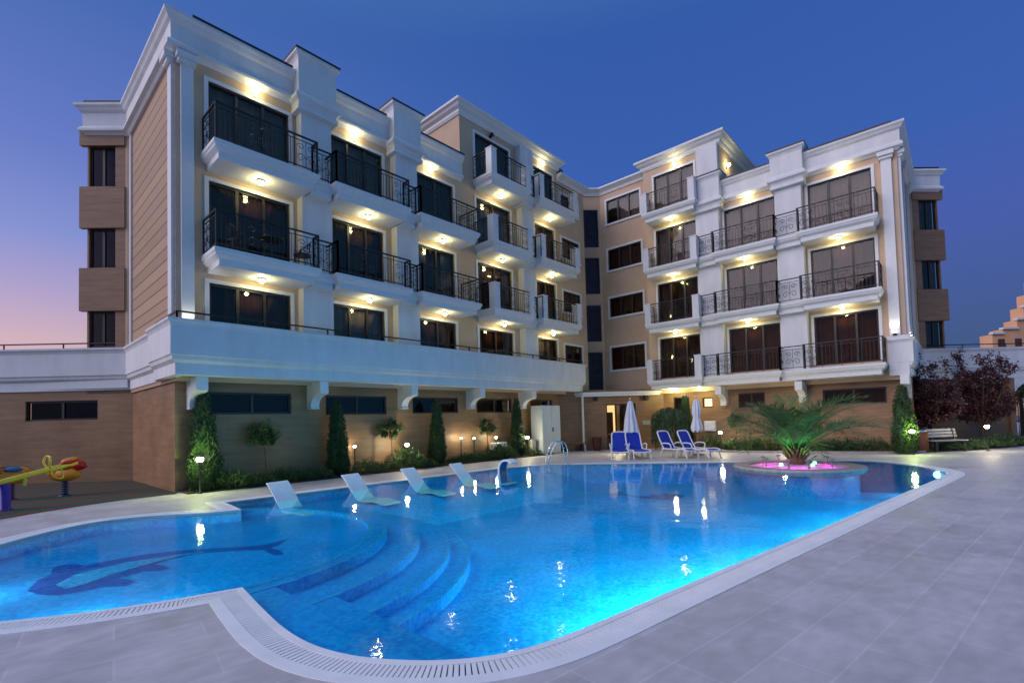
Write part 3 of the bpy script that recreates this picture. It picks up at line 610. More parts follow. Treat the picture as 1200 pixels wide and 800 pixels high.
# ---- ground floor
gops_L = [(4.48, 6.80, 2.10, 2.75), (7.95, 10.32, 2.06, 2.72), (11.5, 13.85, 2.08, 2.72), (14.95, 17.25, 2.08, 2.72), (18.6, 20.4, 2.08, 2.72)]
gops_R = [(2.15, 4.38, 2.0, 2.66), (6.70, 7.88, 2.0, 2.70), (9.1, 9.62, 2.08, 2.58), (10.3, 11.15, .12, 2.68)]
gops_O = [(1.17, 3.55, 2.12, 2.79)]
gops_C = [(2.60, 4.20, .05, 2.42)]
lathe_wall('ground_floor_wall', 'trav', [(FLg, 3.65, 20.85, -.1, 3.2, gops_L), (Fr((3.65, 0), (0, 1), (-1, 0)), 15.75, 21.05, -.1, 3.2), (Fr((3.65, 21.0), (-q2, q2), (-q2, -q2)), 0, 16, -.1, 3.2, gops_O), (FC, 0, 5.728, -.1, 3.2, gops_C)])
lathe_wall('ground_floor_wall', 'trav', [(FRg, 1.4, 11.7, -.1, 3.2, gops_R), (Fr((24.9, 1.4), (1, 0), (0, -1)), 0, 5.0, -.1, 3.2), (FOR, 0, 4.38, -.1, 3.2)])
for (a, c, z0, z1), fr, lt in [(o, FLg, None) for o in gops_L]+[(o, FRg, None) for o in gops_R[:2]]+[(gops_R[2], FRg, 'litw'), (gops_O[0], Fr((3.65, 21.0), (-q2, q2), (-q2, -q2)), None)]:
    window(fr, a, c, z0, z1, 2 if c-a > 1 else 1, surround=0, cover=0, lit=lt, name='slit_window')
window(FRg, 10.3, 11.15, .12, 2.68, 1, surround=0, cover=0, name='side_door')
dr = window(FC, 2.60, 4.20, .05, 2.42, 3, surround=0, cover=0, name='glass_door', room=False)
k = MB(); k.quad(FC(2.3, -1.2, 0), FC(3.36, -1.2, 0), FC(3.36, -1.2, 2.6), FC(2.3, -1.2, 2.6)); k.build('lit_room', 'lit', dr, recalc=False)
k = MB(); k.quad(FC(3.36, -1.2, 0), FC(4.6, -1.2, 0), FC(4.6, -1.2, 2.6), FC(3.36, -1.2, 2.6)); k.quad(FC(3.36, -1.2, 0), FC(3.36, -.15, 0), FC(3.36, -.15, 2.6), FC(3.36, -1.2, 2.6))
k.quad(FC(2.2, -1.2, 2.6), FC(4.6, -1.2, 2.6), FC(4.6, -.1, 2.6), FC(2.2, -.1, 2.6)); k.quad(FC(2.2, -1.2, 0), FC(2.2, -.1, 0), FC(2.2, -.1, 2.6), FC(2.2, -1.2, 2.6)); k.build('room_back', 'wood', dr, recalc=False)
k = MB(); k.box(2.66, 2.98, -.9, -.5, .05, .8, FC); k.box(2.66, 3.2, -1.1, -1.0, .8, 2.0, FC); k.build('lobby_furniture', 'wood', dr)
# canopy over the entrance corner, downpipe, wall speakers and plaque
cn = MB(); cn.stack([(21.46, 14.54), (24.42, 11.58), (25.2, 12.2), (25.2, 15.5), (23.5, 17.2), (21.5, 15.6)], [(.0, 3.06), (.0, 2.98), (-.05, 2.93), (-.05, 2.84)]); cn.build('canopy', 'trim', HB)
dp = MB(); dp.tube([(21.52, 14.62, 2.9), (21.52, 14.62, .1)], .055, 10); dp.box(21.44, 21.6, 14.54, 14.70, 0, .30); dp.build('downpipe', 'trim', HB)
for s in (2.0, 4.75):
    sp = MB(); sp.box(s-.11, s+.11, .02, .20, 2.6, 2.82, FC); sp.box(s-.03, s+.03, -.01, .04, 2.66, 2.76, FC); o = sp.build('wall_speaker', 'black', HB, bevel=.015)
pq = MB(); pq.box(4.55, 4.95, 0, .02, 1.28, 1.5, FC); pq.build('wall_plaque', 'paper', HB)

# ---- mouldings and terrace parapet
def part(mb, name, m, **k): return mb.build(name, m, HB, **k)
band = MB()
BP = [(0, 4.55), (.07, 4.55), (.07, 4.49), (.03, 4.44), (0, 4.36), (0, 3.62), (-.03, 3.60), (-.05, 3.50), (-.13, 3.42), (-.13, 3.12), (-.20, 3.10), (-.34, 3.10), (-.34, 4.55)]
o16 = FOL(16, .18, 0)
band.sweep([(o16.x, o16.y), (3.44, 20.96), (3.44, 16.95)], BP, caps=True)
band.sweep([(3.30, 17.0), (3.30, 14.62), (21.9, 14.62), (21.9, 15.6)], BP)
part(band, 'terrace_parapet', 'white')
fl_ = MB(); fl_.prism([(3.6, 15.8), (3.6, 14.8), (21.75, 14.8), (21.75, 15.8)], 3.18, 3.5)
fl_.prism([(FOL(16, -.2, 0).x, FOL(16, -.2, 0).y), (3.5, 21.0), (3.5, 22.5), (FOL(16, -3, 0).x, FOL(16, -3, 0).y)], 3.18, 3.5); part(fl_, 'terrace_floor', 'trim')
band2 = MB(); e = FOR(14, .18, 0)
band2.sweep([(24.40, 2.0), (24.40, 1.22), (29.85, 1.20), (e.x, e.y)], [(p[0], p[1]-.05) for p in BP]); part(band2, 'terrace_parapet', 'white')
fl2 = MB(); fl2.prism([(24.6, 1.3), (29.9, 1.3), (FOR(14, -.2, 0).x, FOR(14, -.2, 0).y), (FOR(14, -3, 0).x, FOR(14, -3, 0).y), (31, 3), (24.6, 3)], 3.10, 3.3); part(fl2, 'terrace_floor', 'trim')
ped = MB(); ped.box(1.36, 1.98, .0, .16, 3.05, 4.62, FRt); ped.box(1.32, 2.02, .0, .2, 4.5, 4.62, FRt); part(ped, 'pilaster_pedestal', 'white')

CP = [(0, 13.03), (.30, 13.03), (.30, 12.95), (.24, 12.89), (.20, 12.81), (.13, 12.75), (.12, 12.30), (.17, 12.26), (.22, 12.18), (.22, 12.10), (.12, 12.06), (.06, 11.98), (-.02, 11.98), (-.02, 13.03)]
par = MB(); a1, b1 = FOL(1.62, .1, 0), FOR(1.62, .1, 0)
par.sweep([tuple(FOL(1.40, -1.2, 0).xy), tuple(FOL(1.40, .02, 0).xy), (3.58, 21.03), (3.6, 15.42), (14.0, 15.42)], CP); part(par, 'parapet', 'white')
par2 = MB(); par2.sweep([(24.57, 8.2), (24.57, 1.4), (29.9, 1.4), tuple(FOR(1.40, .02, 0).xy), tuple(FOR(1.40, -1.2, 0).xy)], CP); part(par2, 'parapet', 'white')
FP = [(-.05, 13.035), (.31, 13.035), (.31, 13.105), (-.05, 13.105)]
for a, c in ((FOL(1.36, 0, 0), FOL(.12, 0, 0)), ((3.95, 15.42), (6.7, 15.42)), ((8.2, 15.42), (10.15, 15.42)), ((11.7, 15.42), (14.0, 15.42)), ((24.57, 8.1), (24.57, 5.95)), ((24.57, 4.5), (24.57, 1.5)), (FOR(.1, 0, 0), FOR(1.36, 0, 0))):
    fs_ = MB(); fs_.sweep([tuple(a)[:2], tuple(c)[:2]], FP); part(fs_, 'roof_flashing', 'flash')
PP = [(0, 15.50), (.36, 15.50), (.36, 15.40), (.27, 15.34), (.22, 15.25), (.10, 15.16), (.10, 15.06), (.04, 14.96), (-.02, 14.96), (-.02, 15.50)]
pc = MB(); pc.sweep([(14.0, 22), (14.0, 15.42), (20.95, 15.42), (20.95, 19)], PP); pc.sweep([(27, 12.25), (24.57, 12.25), (24.57, 8.2), (30.5, 8.2)], [(o_, z+.06) for o_, z in PP]); part(pc, 'cornice', 'trim')
LP = [(0, 15.42), (.30, 15.42), (.30, 15.33), (.2, 15.25), (.10, 15.16), (.05, 15.02), (-.02, 15.02), (-.02, 15.42)]
lc = MB(); lc.sweep([(20.95, 15.42), (23.4, 15.42), (23.4, 17.2)], [(o_, z-.57) for o_, z in LP]); part(lc, 'cornice', 'trim'); lc = MB(); lc.sweep([(23.4, 17.3), (25.25, 15.45), (25.25, 12.25)], LP); part(lc, 'cornice', 'trim')
for z0, z1 in zip([5.60, 8.41, 11.28], [6.25, 9.10, 11.92]):
    sbk = MB(); sbk.box(.5, 2.6, 0, .03, z0+.03, z1-.03, FS); part(sbk, 'stair_spandrel', 'peach')

# ---- piers
def pier(fr, s0, s1, n1, zt, block, zb=3.1):
    m = MB(); m.box(s0, s1, -.05, n1, zb, zt, fr); part(m, 'pier', 'white')
    if block:
        c = MB(); x0, x1 = s0, s1
        def ring(prof): # closed loop round the pier head, travelling so that 'out' is outwards
            pts = [fr(x0, -.05, 0), fr(x0, n1, 0), fr(x1, n1, 0), fr(x1, -.05, 0)]
            pts = [(p.x, p.y) for p in pts]
            A = sum(pts[i][0]*pts[(i+1) % 4][1]-pts[(i+1) % 4][0]*pts[i][1] for i in range(4))
            if A < 0: pts = pts[::-1]
            return pts
        pts = ring(None)
        c.stack(pts, [(.24, block+.0), (.24, block-.07), (.17, block-.14), (.13, block-.24), (.12, 12.28), (.18, 12.24), (.26, 12.14), (.26, 12.04), (.16, 11.98), (.12, 11.86), (.16, 11.83), (.16, 11.70), (.0, 11.68)])
        part(c, 'pier_head', 'white')
        f_ = MB(); f_.stack(pts, [(.25, block+.07), (.25, block+.002)]); part(f_, 'roof_flashing', 'flash')
pier(FL, 6.92, 7.92, .36, 11.75, 13.56); pier(FL, 10.45, 11.42, .36, 11.75, 13.56); pier(FL, 17.6, 18.5, .36, 14.98, None)
pier(FRt, 4.70, 5.72, .36, 11.75, 13.36); pier(FRt, 8.22, 9.30, .36, 11.75, 13.42); 
pr = MB(); pr.box(8.22, 9.25, -.05, .22, 12.4, 15.05, FRt); part(pr, 'pier', 'white')
# corner pilasters
for fr, s0, s1, n_, zb in ((FL, 3.72, 4.02, .10, 4.4), (FLe, 15.50, 15.86, .08, 4.4), (FLe, 20.75, 20.95, .06, 4.4), (FRt, 1.58, 1.92, .10, 4.55), (FRe, .10, .50, .10, 4.55), (FRe, 1.6, 2.0, .08, 4.55), (FRe, 4.3, 4.7, .08, 4.55)):
    pl = MB(); pl.box(s0, s1, -.01, n_, zb, 11.98, fr); part(pl, 'pilaster', 'trim')
for fr, s0, s1 in ((FL, 3.60, 4.10), (FLe, 15.44, 15.95), (FRt, 1.48, 2.02), (FRe, .02, .6), (FRe, 1.5, 2.1), (FRe, 4.2, 4.8)):
    cap = MB(); cap.box(s0, s1, .0, .24, 11.86, 12.02, fr); cap.box(s0+.04, s1-.04, .0, .17, 11.74, 11.86, fr); part(cap, 'pilaster_capital', 'trim')
# brackets under the terrace
def bracket(fr, s, depth, zt, zb):
    pts = [(0, zt), (depth, zt), (depth, zt-.36), (depth-.10, zt-.40)]
    for k in range(1, 9):
        a = R(90*k/8); pts.append((depth-.10-(depth-.36)*math.sin(a)*.98, zb+.08+(zt-.40-zb-.08)*(math.cos(a))))
    pts += [(.26, zb+.06), (.30, zb+.05), (.30, zb), (0, zb)]
    m = MB(); w_ = .14
    A = [fr(s-w_, n_, z) for n_, z in pts]; B = [fr(s+w_, n_, z) for n_, z in pts]; k = len(pts)
    m.add(A+B, [tuple(range(k)), tuple(range(2*k-1, k-1, -1))]+[(i, (i+1) % k, k+(i+1) % k, k+i) for i in range(k)])
    part(m, 'bracket', 'trim')
for s in (4.06, 7.45, 10.95, 14.45, 17.85): bracket(FLg, s, .92, 3.09, 2.24)
for s in (8.5, 5.1, 1.5): bracket(FRg, s, .95, 3.05, 2.14)

# ---- balconies, railings
SLAB = [(.0, 0), (.0, -.10), (-.03, -.13), (-.04, -.18), (-.13, -.26), (-.15, -.27), (-.15, -.44), (-.19, -.45)]
def railing(b, path, z, h=1.02, fancy=True, post_at=None):
    P = [Vector((p.x, p.y, 0)) for p in path]
    for i in range(len(P)-1):
        a, c = P[i], P[i+1]; L_ = (c-a).length; d = (c-a)/L_
        for zz, ww, hh in ((z+h, .05, .04), (z+h-.13, .02, .02), (z+.10, .03, .025)): b.beam(a+Vector((0, 0, zz)), c+Vector((0, 0, zz)), ww, hh)
        b.box(-.025, .025, -.025, .025, z, z+h+.02, Fr((a.x, a.y), (1, 0), (0, 1)))
        if i == len(P)-2: b.box(-.025, .025, -.025, .025, z, z+h+.02, Fr((c.x, c.y), (1, 0), (0, 1)))
        nb = max(1, round(L_/.62)); st_ = L_/nb
        for j in range(nb):
            o = a+d*(st_*j)
            if j: b.beam(o+Vector((0, 0, z)), o+Vector((0, 0, z+h)), .022, .022)
            if st_ > .35 and j % 2 == (1 if nb > 2 else 0):
                # scroll panel: two mirrored S-scrolls and a ring
                for sg in (-1, 1):
                    pts = []
                    for q in range(25):
                        t = q/24; ang = 2*math.pi*(1.25*t); rad = .145*(1-.75*t)
                        pts.append(o+d*(st_/2+sg*(.155-rad*math.cos(ang)*.9))+Vector((0, 0, z+.36+rad*math.sin(ang))))
                    b.tube(pts, .010, 4, smooth=False, caps=False)
                    pts = [o+d*(st_/2+sg*(.155+.11*(1-.7*t/14)*math.cos(2*math.pi*1.15*t/14)))+Vector((0, 0, z+.70+.10*(1-.7*t/14)*math.sin(2*math.pi*1.15*t/14))) for t in range(15)]
                    b.tube(pts, .010, 4, smooth=False, caps=False)
                b.beam(o+d*st_/2+Vector((0, 0, z+.1)), o+d*st_/2+Vector((0, 0, z+h-.13)), .014, .014)
            else:
                nn = max(2, round(st_/.125))
                for q in range(1, nn): b.beam(o+d*(st_*q/nn)+Vector((0, 0, z+.1)), o+d*(st_*q/nn)+Vector((0, 0, z+h-.13)), .014, .014)

def balcony(fr, s0, s1, n1, z, link=None, rail=True, posts=(), rail_path=None, ends=(1, 1)):
    """slab with moulded edge; link = (s, n) of the narrower slab bridging to the next balcony in front of a pier"""
    m = MB()
    def loop(a, c, n_, back=-.30):
        pts = [fr(a, back, 0), fr(a, n_, 0), fr(c, n_, 0), fr(c, back, 0)]; pts = [(p.x, p.y) for p in pts]
        A = sum(pts[i][0]*pts[(i+1) % 4][1]-pts[(i+1) % 4][0]*pts[i][1] for i in range(4))
        return pts if A > 0 else pts[::-1]
    m.stack(loop(s0, s1, n1), [(o_, z+dz_) for o_, dz_ in SLAB])
    if link: m.stack(loop(s1-.25, link[0]+.25, link[1]), [(o_, z-.004+dz_) for o_, dz_ in SLAB])
    o = m.build('balcony', 'trim', HB)
    if rail:
        b = MB(); i = .07
        p = rail_path or [(s0+i, 0.0), (s0+i, n1-i), (s1-i, n1-i), (s1-i, (link[1]-i) if link else 0.0)]
        railing(b, [fr(x, y, 0) for x, y in p], z)
        if link:
            railing(b, [fr(s1-i, link[1]-i, 0), fr(link[0]+i, link[1]-i, 0), fr(link[0]+i, n1-i, 0)], z)
        b.build('railing', 'iron', o)
    for s in posts:
        w_ = MB(); w_.box(s-.16, s+.16, n1-.36, n1-.02, z, z+1.06, fr); w_.box(s-.18, s+.18, n1-.38, n1+.0, z+1.06, z+1.10, fr); w_.build('parapet_post', 'white', o)
    return o
def soffit_lamp(p, watts=14.5):
    m = MB(); m.lathe(p, [(.11, 0), (.12, -.015), (.09, -.05), (.06, -.05)], 16); o = m.build('ceiling_lamp', 'trim', HB)
    g = MB(); g.ball((p[0], p[1], p[2]-.07), .075, seg=12); g.build('lamp_globe', 'lamp', o)
    point((p[0], p[1], p[2]-.22), watts, r=.07)
def wall_lamp(fr, s, z, watts=7, lit=True):
    m = MB(); m.box(s-.05, s+.05, -.005, .06, z-.14, z-.02, fr); m.box(s-.012, s+.012, .05, .12, z-.10, z-.08, fr); o = m.build('wall_lamp', 'trim' if lit else 'black', HB)
    p = fr(s, .14, z)
    if lit:
        g = MB(); g.ball(p, .075, seg=12); g.build('lamp_globe', 'lamp', o); point(tuple(fr(s, .32, z+.0)), watts, r=.06)
    else:
        g = MB(); g.ball(p, .10, seg=12); g.build('lamp_globe', 'black', o)

N1 = 1.17
LB = {'a': (4.20, 7.13), 'b': (7.63, 10.54), 'c': (10.94, 13.97), 'd': (14.72, 17.40), 'e': (17.99, 21.2)}
for fl in (1, 2):
    z = FLOOR[fl]
    balcony(FL, *LB['a'], N1, z, (7.63, .86)); balcony(FL, *LB['b'], N1, z, (10.94, .86)); balcony(FL, *LB['c'], N1, z)
    for x in (5.62, 9.17, 12.52): soffit_lamp((x, 14.90, z-.452))
for fl in (1, 2, 3):
    z = FLOOR[fl]
    balcony(FL, *LB['d'], N1, z, (17.99, .80), posts=(14.92, 17.22)); balcony(FL, *LB['e'], N1, z, posts=(18.2, 21.0))
    for x in (15.97, 19.58): soffit_lamp((x, 14.90, z-.452))
RB = {'a': (2.02, 4.86), 'b': (5.64, 8.47), 'c': (9.10, 11.98)}
for fl in (0, 1, 2, 3):
    z = FLOOR[fl]
    if fl < 3:
        balcony(FRt, *RB['a'], .93, z, (5.64, .72)); balcony(FRt, *RB['b'], .93, z, (9.10, .72))
    balcony(FRt, *RB['c'], .93, z, posts=(9.3, 11.82))
    if fl:
        for y in ((3.4, 7.08) if fl < 3 else ()): soffit_lamp((24.12, y, z-.452))
        soffit_lamp((24.10, 10.56, z-.452))
    else:
        soffit_lamp((24.2, 10.9, z-.452), 46); soffit_lamp((24.2, 9.5, z-.452), 24)
for x in (5.65, 8.94, 12.3): wall_lamp(FL, x, 11.86)
wall_lamp(FL, 19.6, 14.80); wall_lamp(FL, 15.87, 14.80, lit=False)
for y in (6.96, 3.24): wall_lamp(FRt, y, 11.86)
wall_lamp(FRt, 10.4, 14.78); wall_lamp(Fr((0, 8.2), (1, 0), (0, -1)), 25.6, 14.3, 16)
# uplighters at the corner pilasters
def uplight(p, n, watts=40):
    m = MB(); m.box(-.06, .06, -.06, .06, -.10, .0, Fr((p[0], p[1], p[2]), (1, 0), (0, 1))); o = m.build('uplighter', 'black', HB)
    g = MB(); g.box(-.045, .045, -.045, .045, .001, .012, Fr((p[0], p[1], p[2]), (1, 0), (0, 1))); g.build('lamp_lens', 'uplamp', o)
    point((p[0], p[1], p[2]+.05), watts, (1, .93, .80), .04, spot=((n[0]*-.10, n[1]*-.10, 1), 75))
uplight((3.87, 15.255, 4.42), (0, -1)); uplight((24.40, 1.75, 4.722), (-1, 0)); uplight((24.85, 1.30, 4.602), (0, -1), 25); uplight((26.37, 1.30, 4.602), (0, -1), 25)

# low rails on the terrace parapets
def lowrail(path, z):
    tr = MB(); P = [Vector((x, y, z)) for x, y in path]
    for i in range(len(P)-1):
        tr.beam(P[i]+Vector((0, 0, .2)), P[i+1]+Vector((0, 0, .2)), .045, .04); L_ = (P[i+1]-P[i]).length; k = max(1, round(L_/2.0))
        for j in range(k+1): p = P[i].lerp(P[i+1], j/k); tr.box(-.02, .02, -.02, .02, z, z+.2, Fr((p.x, p.y), (1, 0), (0, 1)))
    part(tr, 'terrace_rail', 'iron')
lowrail([(3.47, 16.9), (3.47, 14.75), (21.8, 14.75)], 4.55); lowrail([tuple(FOL(14, -.02, 0).xy), tuple(FOL(.3, -.02, 0).xy)], 4.55); lowrail([tuple(FOR(.2, -.02, 0).xy), tuple(FOR(13, -.02, 0).xy)], 4.5)
# archway and gate pier at the right end of the ground floor
ar = MB(); ar.box(4.38, 4.66, -.3, .10, -.05, 3.05, FOR); ar.build('gate_pier', 'trav', HB)
av = MB(); pts = [(4.66, 3.06), (4.66, 2.2)]
for k in range(13): a = R(180-180*k/12); pts.append((6.0+1.34*math.cos(a), 2.2+.75*math.sin(a)))
pts += [(7.34, 3.06)]
A = [FOR(s, .08, z) for s, z in pts]; B = [FOR(s, -.3, z) for s, z in pts]; k = len(pts)
av.add(A+B, [tuple(range(k)), tuple(range(2*k-1, k-1, -1))]+[(i, (i+1) % k, k+(i+1) % k, k+i) for i in range(k)]); av.build('archway', 'white', HB)
aw = MB(); aw.box(7.34, 14, -.3, .08, -.05, 3.06, FOR); aw.build('ground_floor_wall', 'trav', HB)
# ================================================================== POOL FITTINGS
def pool_lamp(x, y, z, dx, dy, watts):
    d = Vector((dx, dy)).normalized(); m = MB(); fr = Fr((x, y), (-d.y, d.x), (d.x, d.y))
    pts = [(.11*math.cos(2*math.pi*k/20), .11*math.sin(2*math.pi*k/20)) for k in range(20)]
    A = [fr(a, -.01, z+b_) for a, b_ in pts]; B = [fr(a*.9, .025, z+b_*.9) for a, b_ in pts]
    m.add(A+B, [tuple(range(20, 40))]+[(i, (i+1) % 20, 20+(i+1) % 20, 20+i) for i in range(20)]); o = m.build('underwater_lamp', 'poollamp', basin)
    area((x+d.x*.05, y+d.y*.05, z), (d.x, d.y, -.62), watts*1.8, .14, (.62, .90, 1.0))
for a in [(2.95, 2.43, -.14, 1, .5, 12), (4.2, 2.23, -.14, .9, .7, 28), (5.2, 2.09, -.14, .6, 1, 32), (6.3, 1.91, -.14, .3, 1, 26), (7.6, 1.71, -.14, .2, 1, 22), (9.2, 1.47, -.14, .0, 1, 20), (11.2, 1.17, -.14, -.2, 1, 20), (12.8, .93, -.14, -.5, 1, 26), (14.4, .68, -.14, -.8, 1, 22), (16.2, .44, -.14, -1.3, 1, 18), (18.1, .53, -.14, -1.2, .6, 18),
          (.45, 6.38, -.12, .4, 1, 22), (1.3, 5.95, -.12, .3, 1, 22), (-.62, 8.6, -.12, 1, .1, 20)]: pool_lamp(*a)
# palm island
IS = thing('planter_island', 'round pale stone planter island with magenta lit gravel standing in the pool', 'planter', (17.4, 3.85, 0))
m = MB(); m.lathe((0, 0, 0), [(1.62, -.16), (1.66, -.14), (1.80, -.05), (1.82, .02), (1.80, .06), (1.36, .06), (1.34, -.02)], 64, smooth=False, caps=False); sub(m, 'stone_rim', 'stone', IS)
m = MB(); m.lathe((0, 0, 0), [(1.60, -.8), (1.60, -.15)], 64, smooth=False, caps=False); sub(m, 'tiled_wall', 'tile', IS)
m = MB(); m.lathe((0, 0, 0), [(1.36, .015), (.6, .07), (.001, .10)], 48, caps=False); sub(m, 'gravel_bed', 'pebble', IS)
for a in (135, -45, 45, -100, 180, -150, 90):
    c = Vector((.98*math.cos(R(a)), .98*math.sin(R(a)), .04)); m = MB(); m.lathe(c, [(.025, 0), (.02, .22), (.08, .225), (.07, .26), (.01, .275)], 12); l = sub(m, 'ground_lamp', 'greypaint', IS)
    o_ = Vector((math.cos(R(a)), math.sin(R(a)), 0))*.06
    point((17.4+c.x-o_.x, 3.85+c.y-o_.y, .26), 10, (1, .03, .70), .015, spot=((0, 0, -1), 165))

for a in (150, 235, 320):
    c = Vector((.62*math.cos(R(a)), .62*math.sin(R(a)), .08)); m = MB(); m.lathe(c, [(.05, 0), (.05, .05), (.035, .06)], 12); l = sub(m, 'ground_lamp', 'greenl', IS)
    point((17.4+c.x, 3.85+c.y, .24), 17, (.14, 1, .22), .015, spot=((-c.x*.35, -c.y*.35, 1), 120))

# in-pool bed loungers
def bed_lounger(name, x, y, rz, label):
    t = thing(name, label, 'pool lounger', (x, y, 0), rz, 'bed loungers standing in the pool')
    prof = [(-.04, .40), (.0, .39), (.13, .27), (.27, .12), (.39, -.02), (.50, -.13), (.62, -.20), (.80, -.215), (1.00, -.20), (1.14, -.195), (1.32, -.22), (1.55, -.25)]
    P = cr_spline([(a, b_, 0) for a, b_ in prof], closed=False, sub_=3); m = MB(); n_ = len(P); vs = []
    for a, z, _ in P:
        for yy, zz in ((-.27, 0), (.27, 0), (.27, -.04), (-.27, -.04)): vs.append((a, yy, z+zz))
    m.add(vs, [(4*i+k, 4*i+(k+1) % 4, 4*i+4+(k+1) % 4, 4*i+4+k) for i in range(n_-1) for k in range(4)]+[(0, 1, 2, 3), (4*n_-4, 4*n_-3, 4*n_-2, 4*n_-1)])
    o = sub(m, 'shell', 'plastic', t, bevel=.015)
    m = MB(); m.box(1.30, 1.37, -.24, .24, -.29, -.24); sub(m, 'foot', 'plastic', t)
    m = MB(); m.box(.70, .77, -.24, .24, -.29, -.24); sub(m, 'foot', 'plastic', t)
    return t
bl = bed_lounger('bed_lounger', 4.85, 12.02, R(-80), 'white bed lounger in the pool closest to the corner of the pool edge')
dup(bl, (6.70, 11.97, 0), R(-80), 'white bed lounger in the pool, next to the one at the pool corner')
dup(bl, (8.46, 11.88, 0), R(-80), 'white bed lounger in the pool, next to the one by the water spout')
dup(bl, (10.20, 11.78, 0), R(-82), 'white bed lounger in the pool next to the water spout')
# water spout
t = thing('water_spout', 'swan necked pool spout with white edges and a front shaded blue at the pool side', 'pool spout', (11.2, 10.62, 0), R(-78)); t.scale = (.85, .85, .92)
P = cr_spline([(0, -.28, 0), (-.03, -.1, 0), (-.06, .15, 0), (-.02, .36, 0), (.10, .47, 0), (.28, .47, 0), (.42, .40, 0)], closed=False, sub_=4)
def sheet_x(P, w0, w1, th):
    m = MB(); n_ = len(P); vs = []
    for i, (a, z, _) in enumerate(P):
        w_ = (w0+(w1-w0)*i/(n_-1))/2
        d = Vector(P[min(i+1, n_-1)])-Vector(P[max(i-1, 0)]); d.normalize(); nx, nz = -d.y*th, d.x*th
        vs += [(a, -w_, z), (a, w_, z), (a+nx, w_, z+nz), (a+nx, -w_, z+nz)]
    m.add(vs, [(4*i+k, 4*i+(k+1) % 4, 4*i+4+(k+1) % 4, 4*i+4+k) for i in range(n_-1) for k in range(4)]+[(0, 1, 2, 3), (4*n_-4, 4*n_-3, 4*n_-2, 4*n_-1)]); return m
sub(sheet_x(P, .62, .46, .06), 'shell', 'plastic', t); sub(sheet_x([(a+.008, z-.006, 0) for a, z, _ in P[:-1]], .50, .36, -.012), 'shaded_front', 'spout_shade', t)  # blue front sheet paints the shade on the white shell
m = MB(); m.box(-.25, .3, -.36, .36, -.29, -.26); sub(m, 'foot_plate', 'plastic', t)
# ladder
t = thing('pool_ladder', 'chrome pool ladder with two arched handrails at the far pool edge', 'pool ladder', (14.75, 11.45, 0), R(-38))
for s in (-.27, .27):
    pts = cr_spline([(.5, s, 0), (.5, s, .5), (.44, s, .74), (.28, s, .86), (.08, s, .80), (-.10, s, .50), (-.22, s, .1), (-.26, s, -.25), (-.26, s, -.55)], closed=False, sub_=5)
    m = MB(); m.tube(pts, .021, 10); sub(m, 'handrail', 'chrome', t)
for z in (-.18, -.40):
    m = MB(); m.box(-.31, -.21, -.26, .26, z-.015, z+.015); sub(m, 'step', 'plastic', t)

# ================================================================== SUNBEDS AND PARASOLS
def sunbed():
    t = thing('sun_lounger', 'blue sling sun lounger with white frame, leftmost of the two facing the camera', 'sun lounger', (0, 0, 0), 0, 'blue sun loungers beside the pool')
    # local: foot end at +x
    for s in (-1, 1):
        m = MB(); pts = cr_spline([(.98, s*.33, .30), (.80, s*.335, .36), (.4, s*.34, .345), (0, s*.34, .345), (-.34, s*.34, .36)], closed=False, sub_=4); m.tube(pts, .032, 8); sub(m, 'side_rail', 'plastic', t)
        m = MB(); pts = cr_spline([(-.28, s*.32, .36), (-.46, s*.31, .66), (-.62, s*.30, .98), (-.67, s*.22, 1.06)], closed=False, sub_=4); m.tube(pts, .030, 8); sub(m, 'back_rail', 'plastic', t)
        for x0, x1, x2 in ((.84, .92, .98), (.55, .48, .44), (-.30, -.40, -.46)):
            m = MB(); m.tube([(x0, s*.335, .35), (x1, s*.34, .16), (x2, s*.34, 0)], [.036, .03, .026], 8); sub(m, 'leg', 'plastic', t)
        m = MB(); pts = cr_spline([(-.36, s*.38, .52), (-.2, s*.40, .58), (.1, s*.40, .57), (.18, s*.38, .48), (.16, s*.36, .36)], closed=False, sub_=4); m.tube(pts, .026, 8); sub(m, 'armrest', 'plastic', t)
    m = MB(); m.tube([(-.67, -.22, 1.06), (-.69, 0, 1.075), (-.67, .22, 1.06)], .03, 8); sub(m, 'head_bar', 'plastic', t)
    m = MB(); m.tube([(.98, -.33, .30), (1.01, 0, .285), (.98, .33, .30)], .03, 8); sub(m, 'foot_bar', 'plastic', t)
    def sling(pts, w):
        m = MB(); vs = []
        for x, z in pts: vs += [(x, -w, z), (x, w, z), (x, w, z-.014), (x, -w, z-.014)]
        n_ = len(pts); m.add(vs, [(4*i+k, 4*i+(k+1) % 4, 4*i+4+(k+1) % 4, 4*i+4+k) for i in range(n_-1) for k in range(4)]+[(0, 1, 2, 3), (4*n_-4, 4*n_-3, 4*n_-2, 4*n_-1)]); return m
    sub(sling([(.93, .325), (.78, .365), (.4, .35), (0, .345), (-.28, .36)], .315), 'seat_sling', 'blue', t)
    sub(sling([(-.29, .37), (-.44, .63), (-.60, .95), (-.655, 1.04)], .285), 'back_sling', 'blue', t)
    return t
sb = sunbed()
def bed_at(o, foot, d, label=None):
    d = Vector(d).normalized(); x, y = foot[0]-d.x*.92, foot[1]-d.y*.92; rz = math.atan2(d.y, d.x)
    if o is None: return dup(sb, (x, y, 0), rz, label)
    o.location = (x, y, 0); o.rotation_euler = (0, 0, rz)
bed_at(sb, (17.56, 10.19), (-.83, -.50))
bed_at(None, (17.95, 9.42), (-.74, -.67), 'blue sling sun lounger with white frame, second from the lit glass door')
bed_at(None, (19.31, 7.97), (-.34, -.94), 'blue sling sun lounger with white frame, turned sideways, in front of the second parasol')
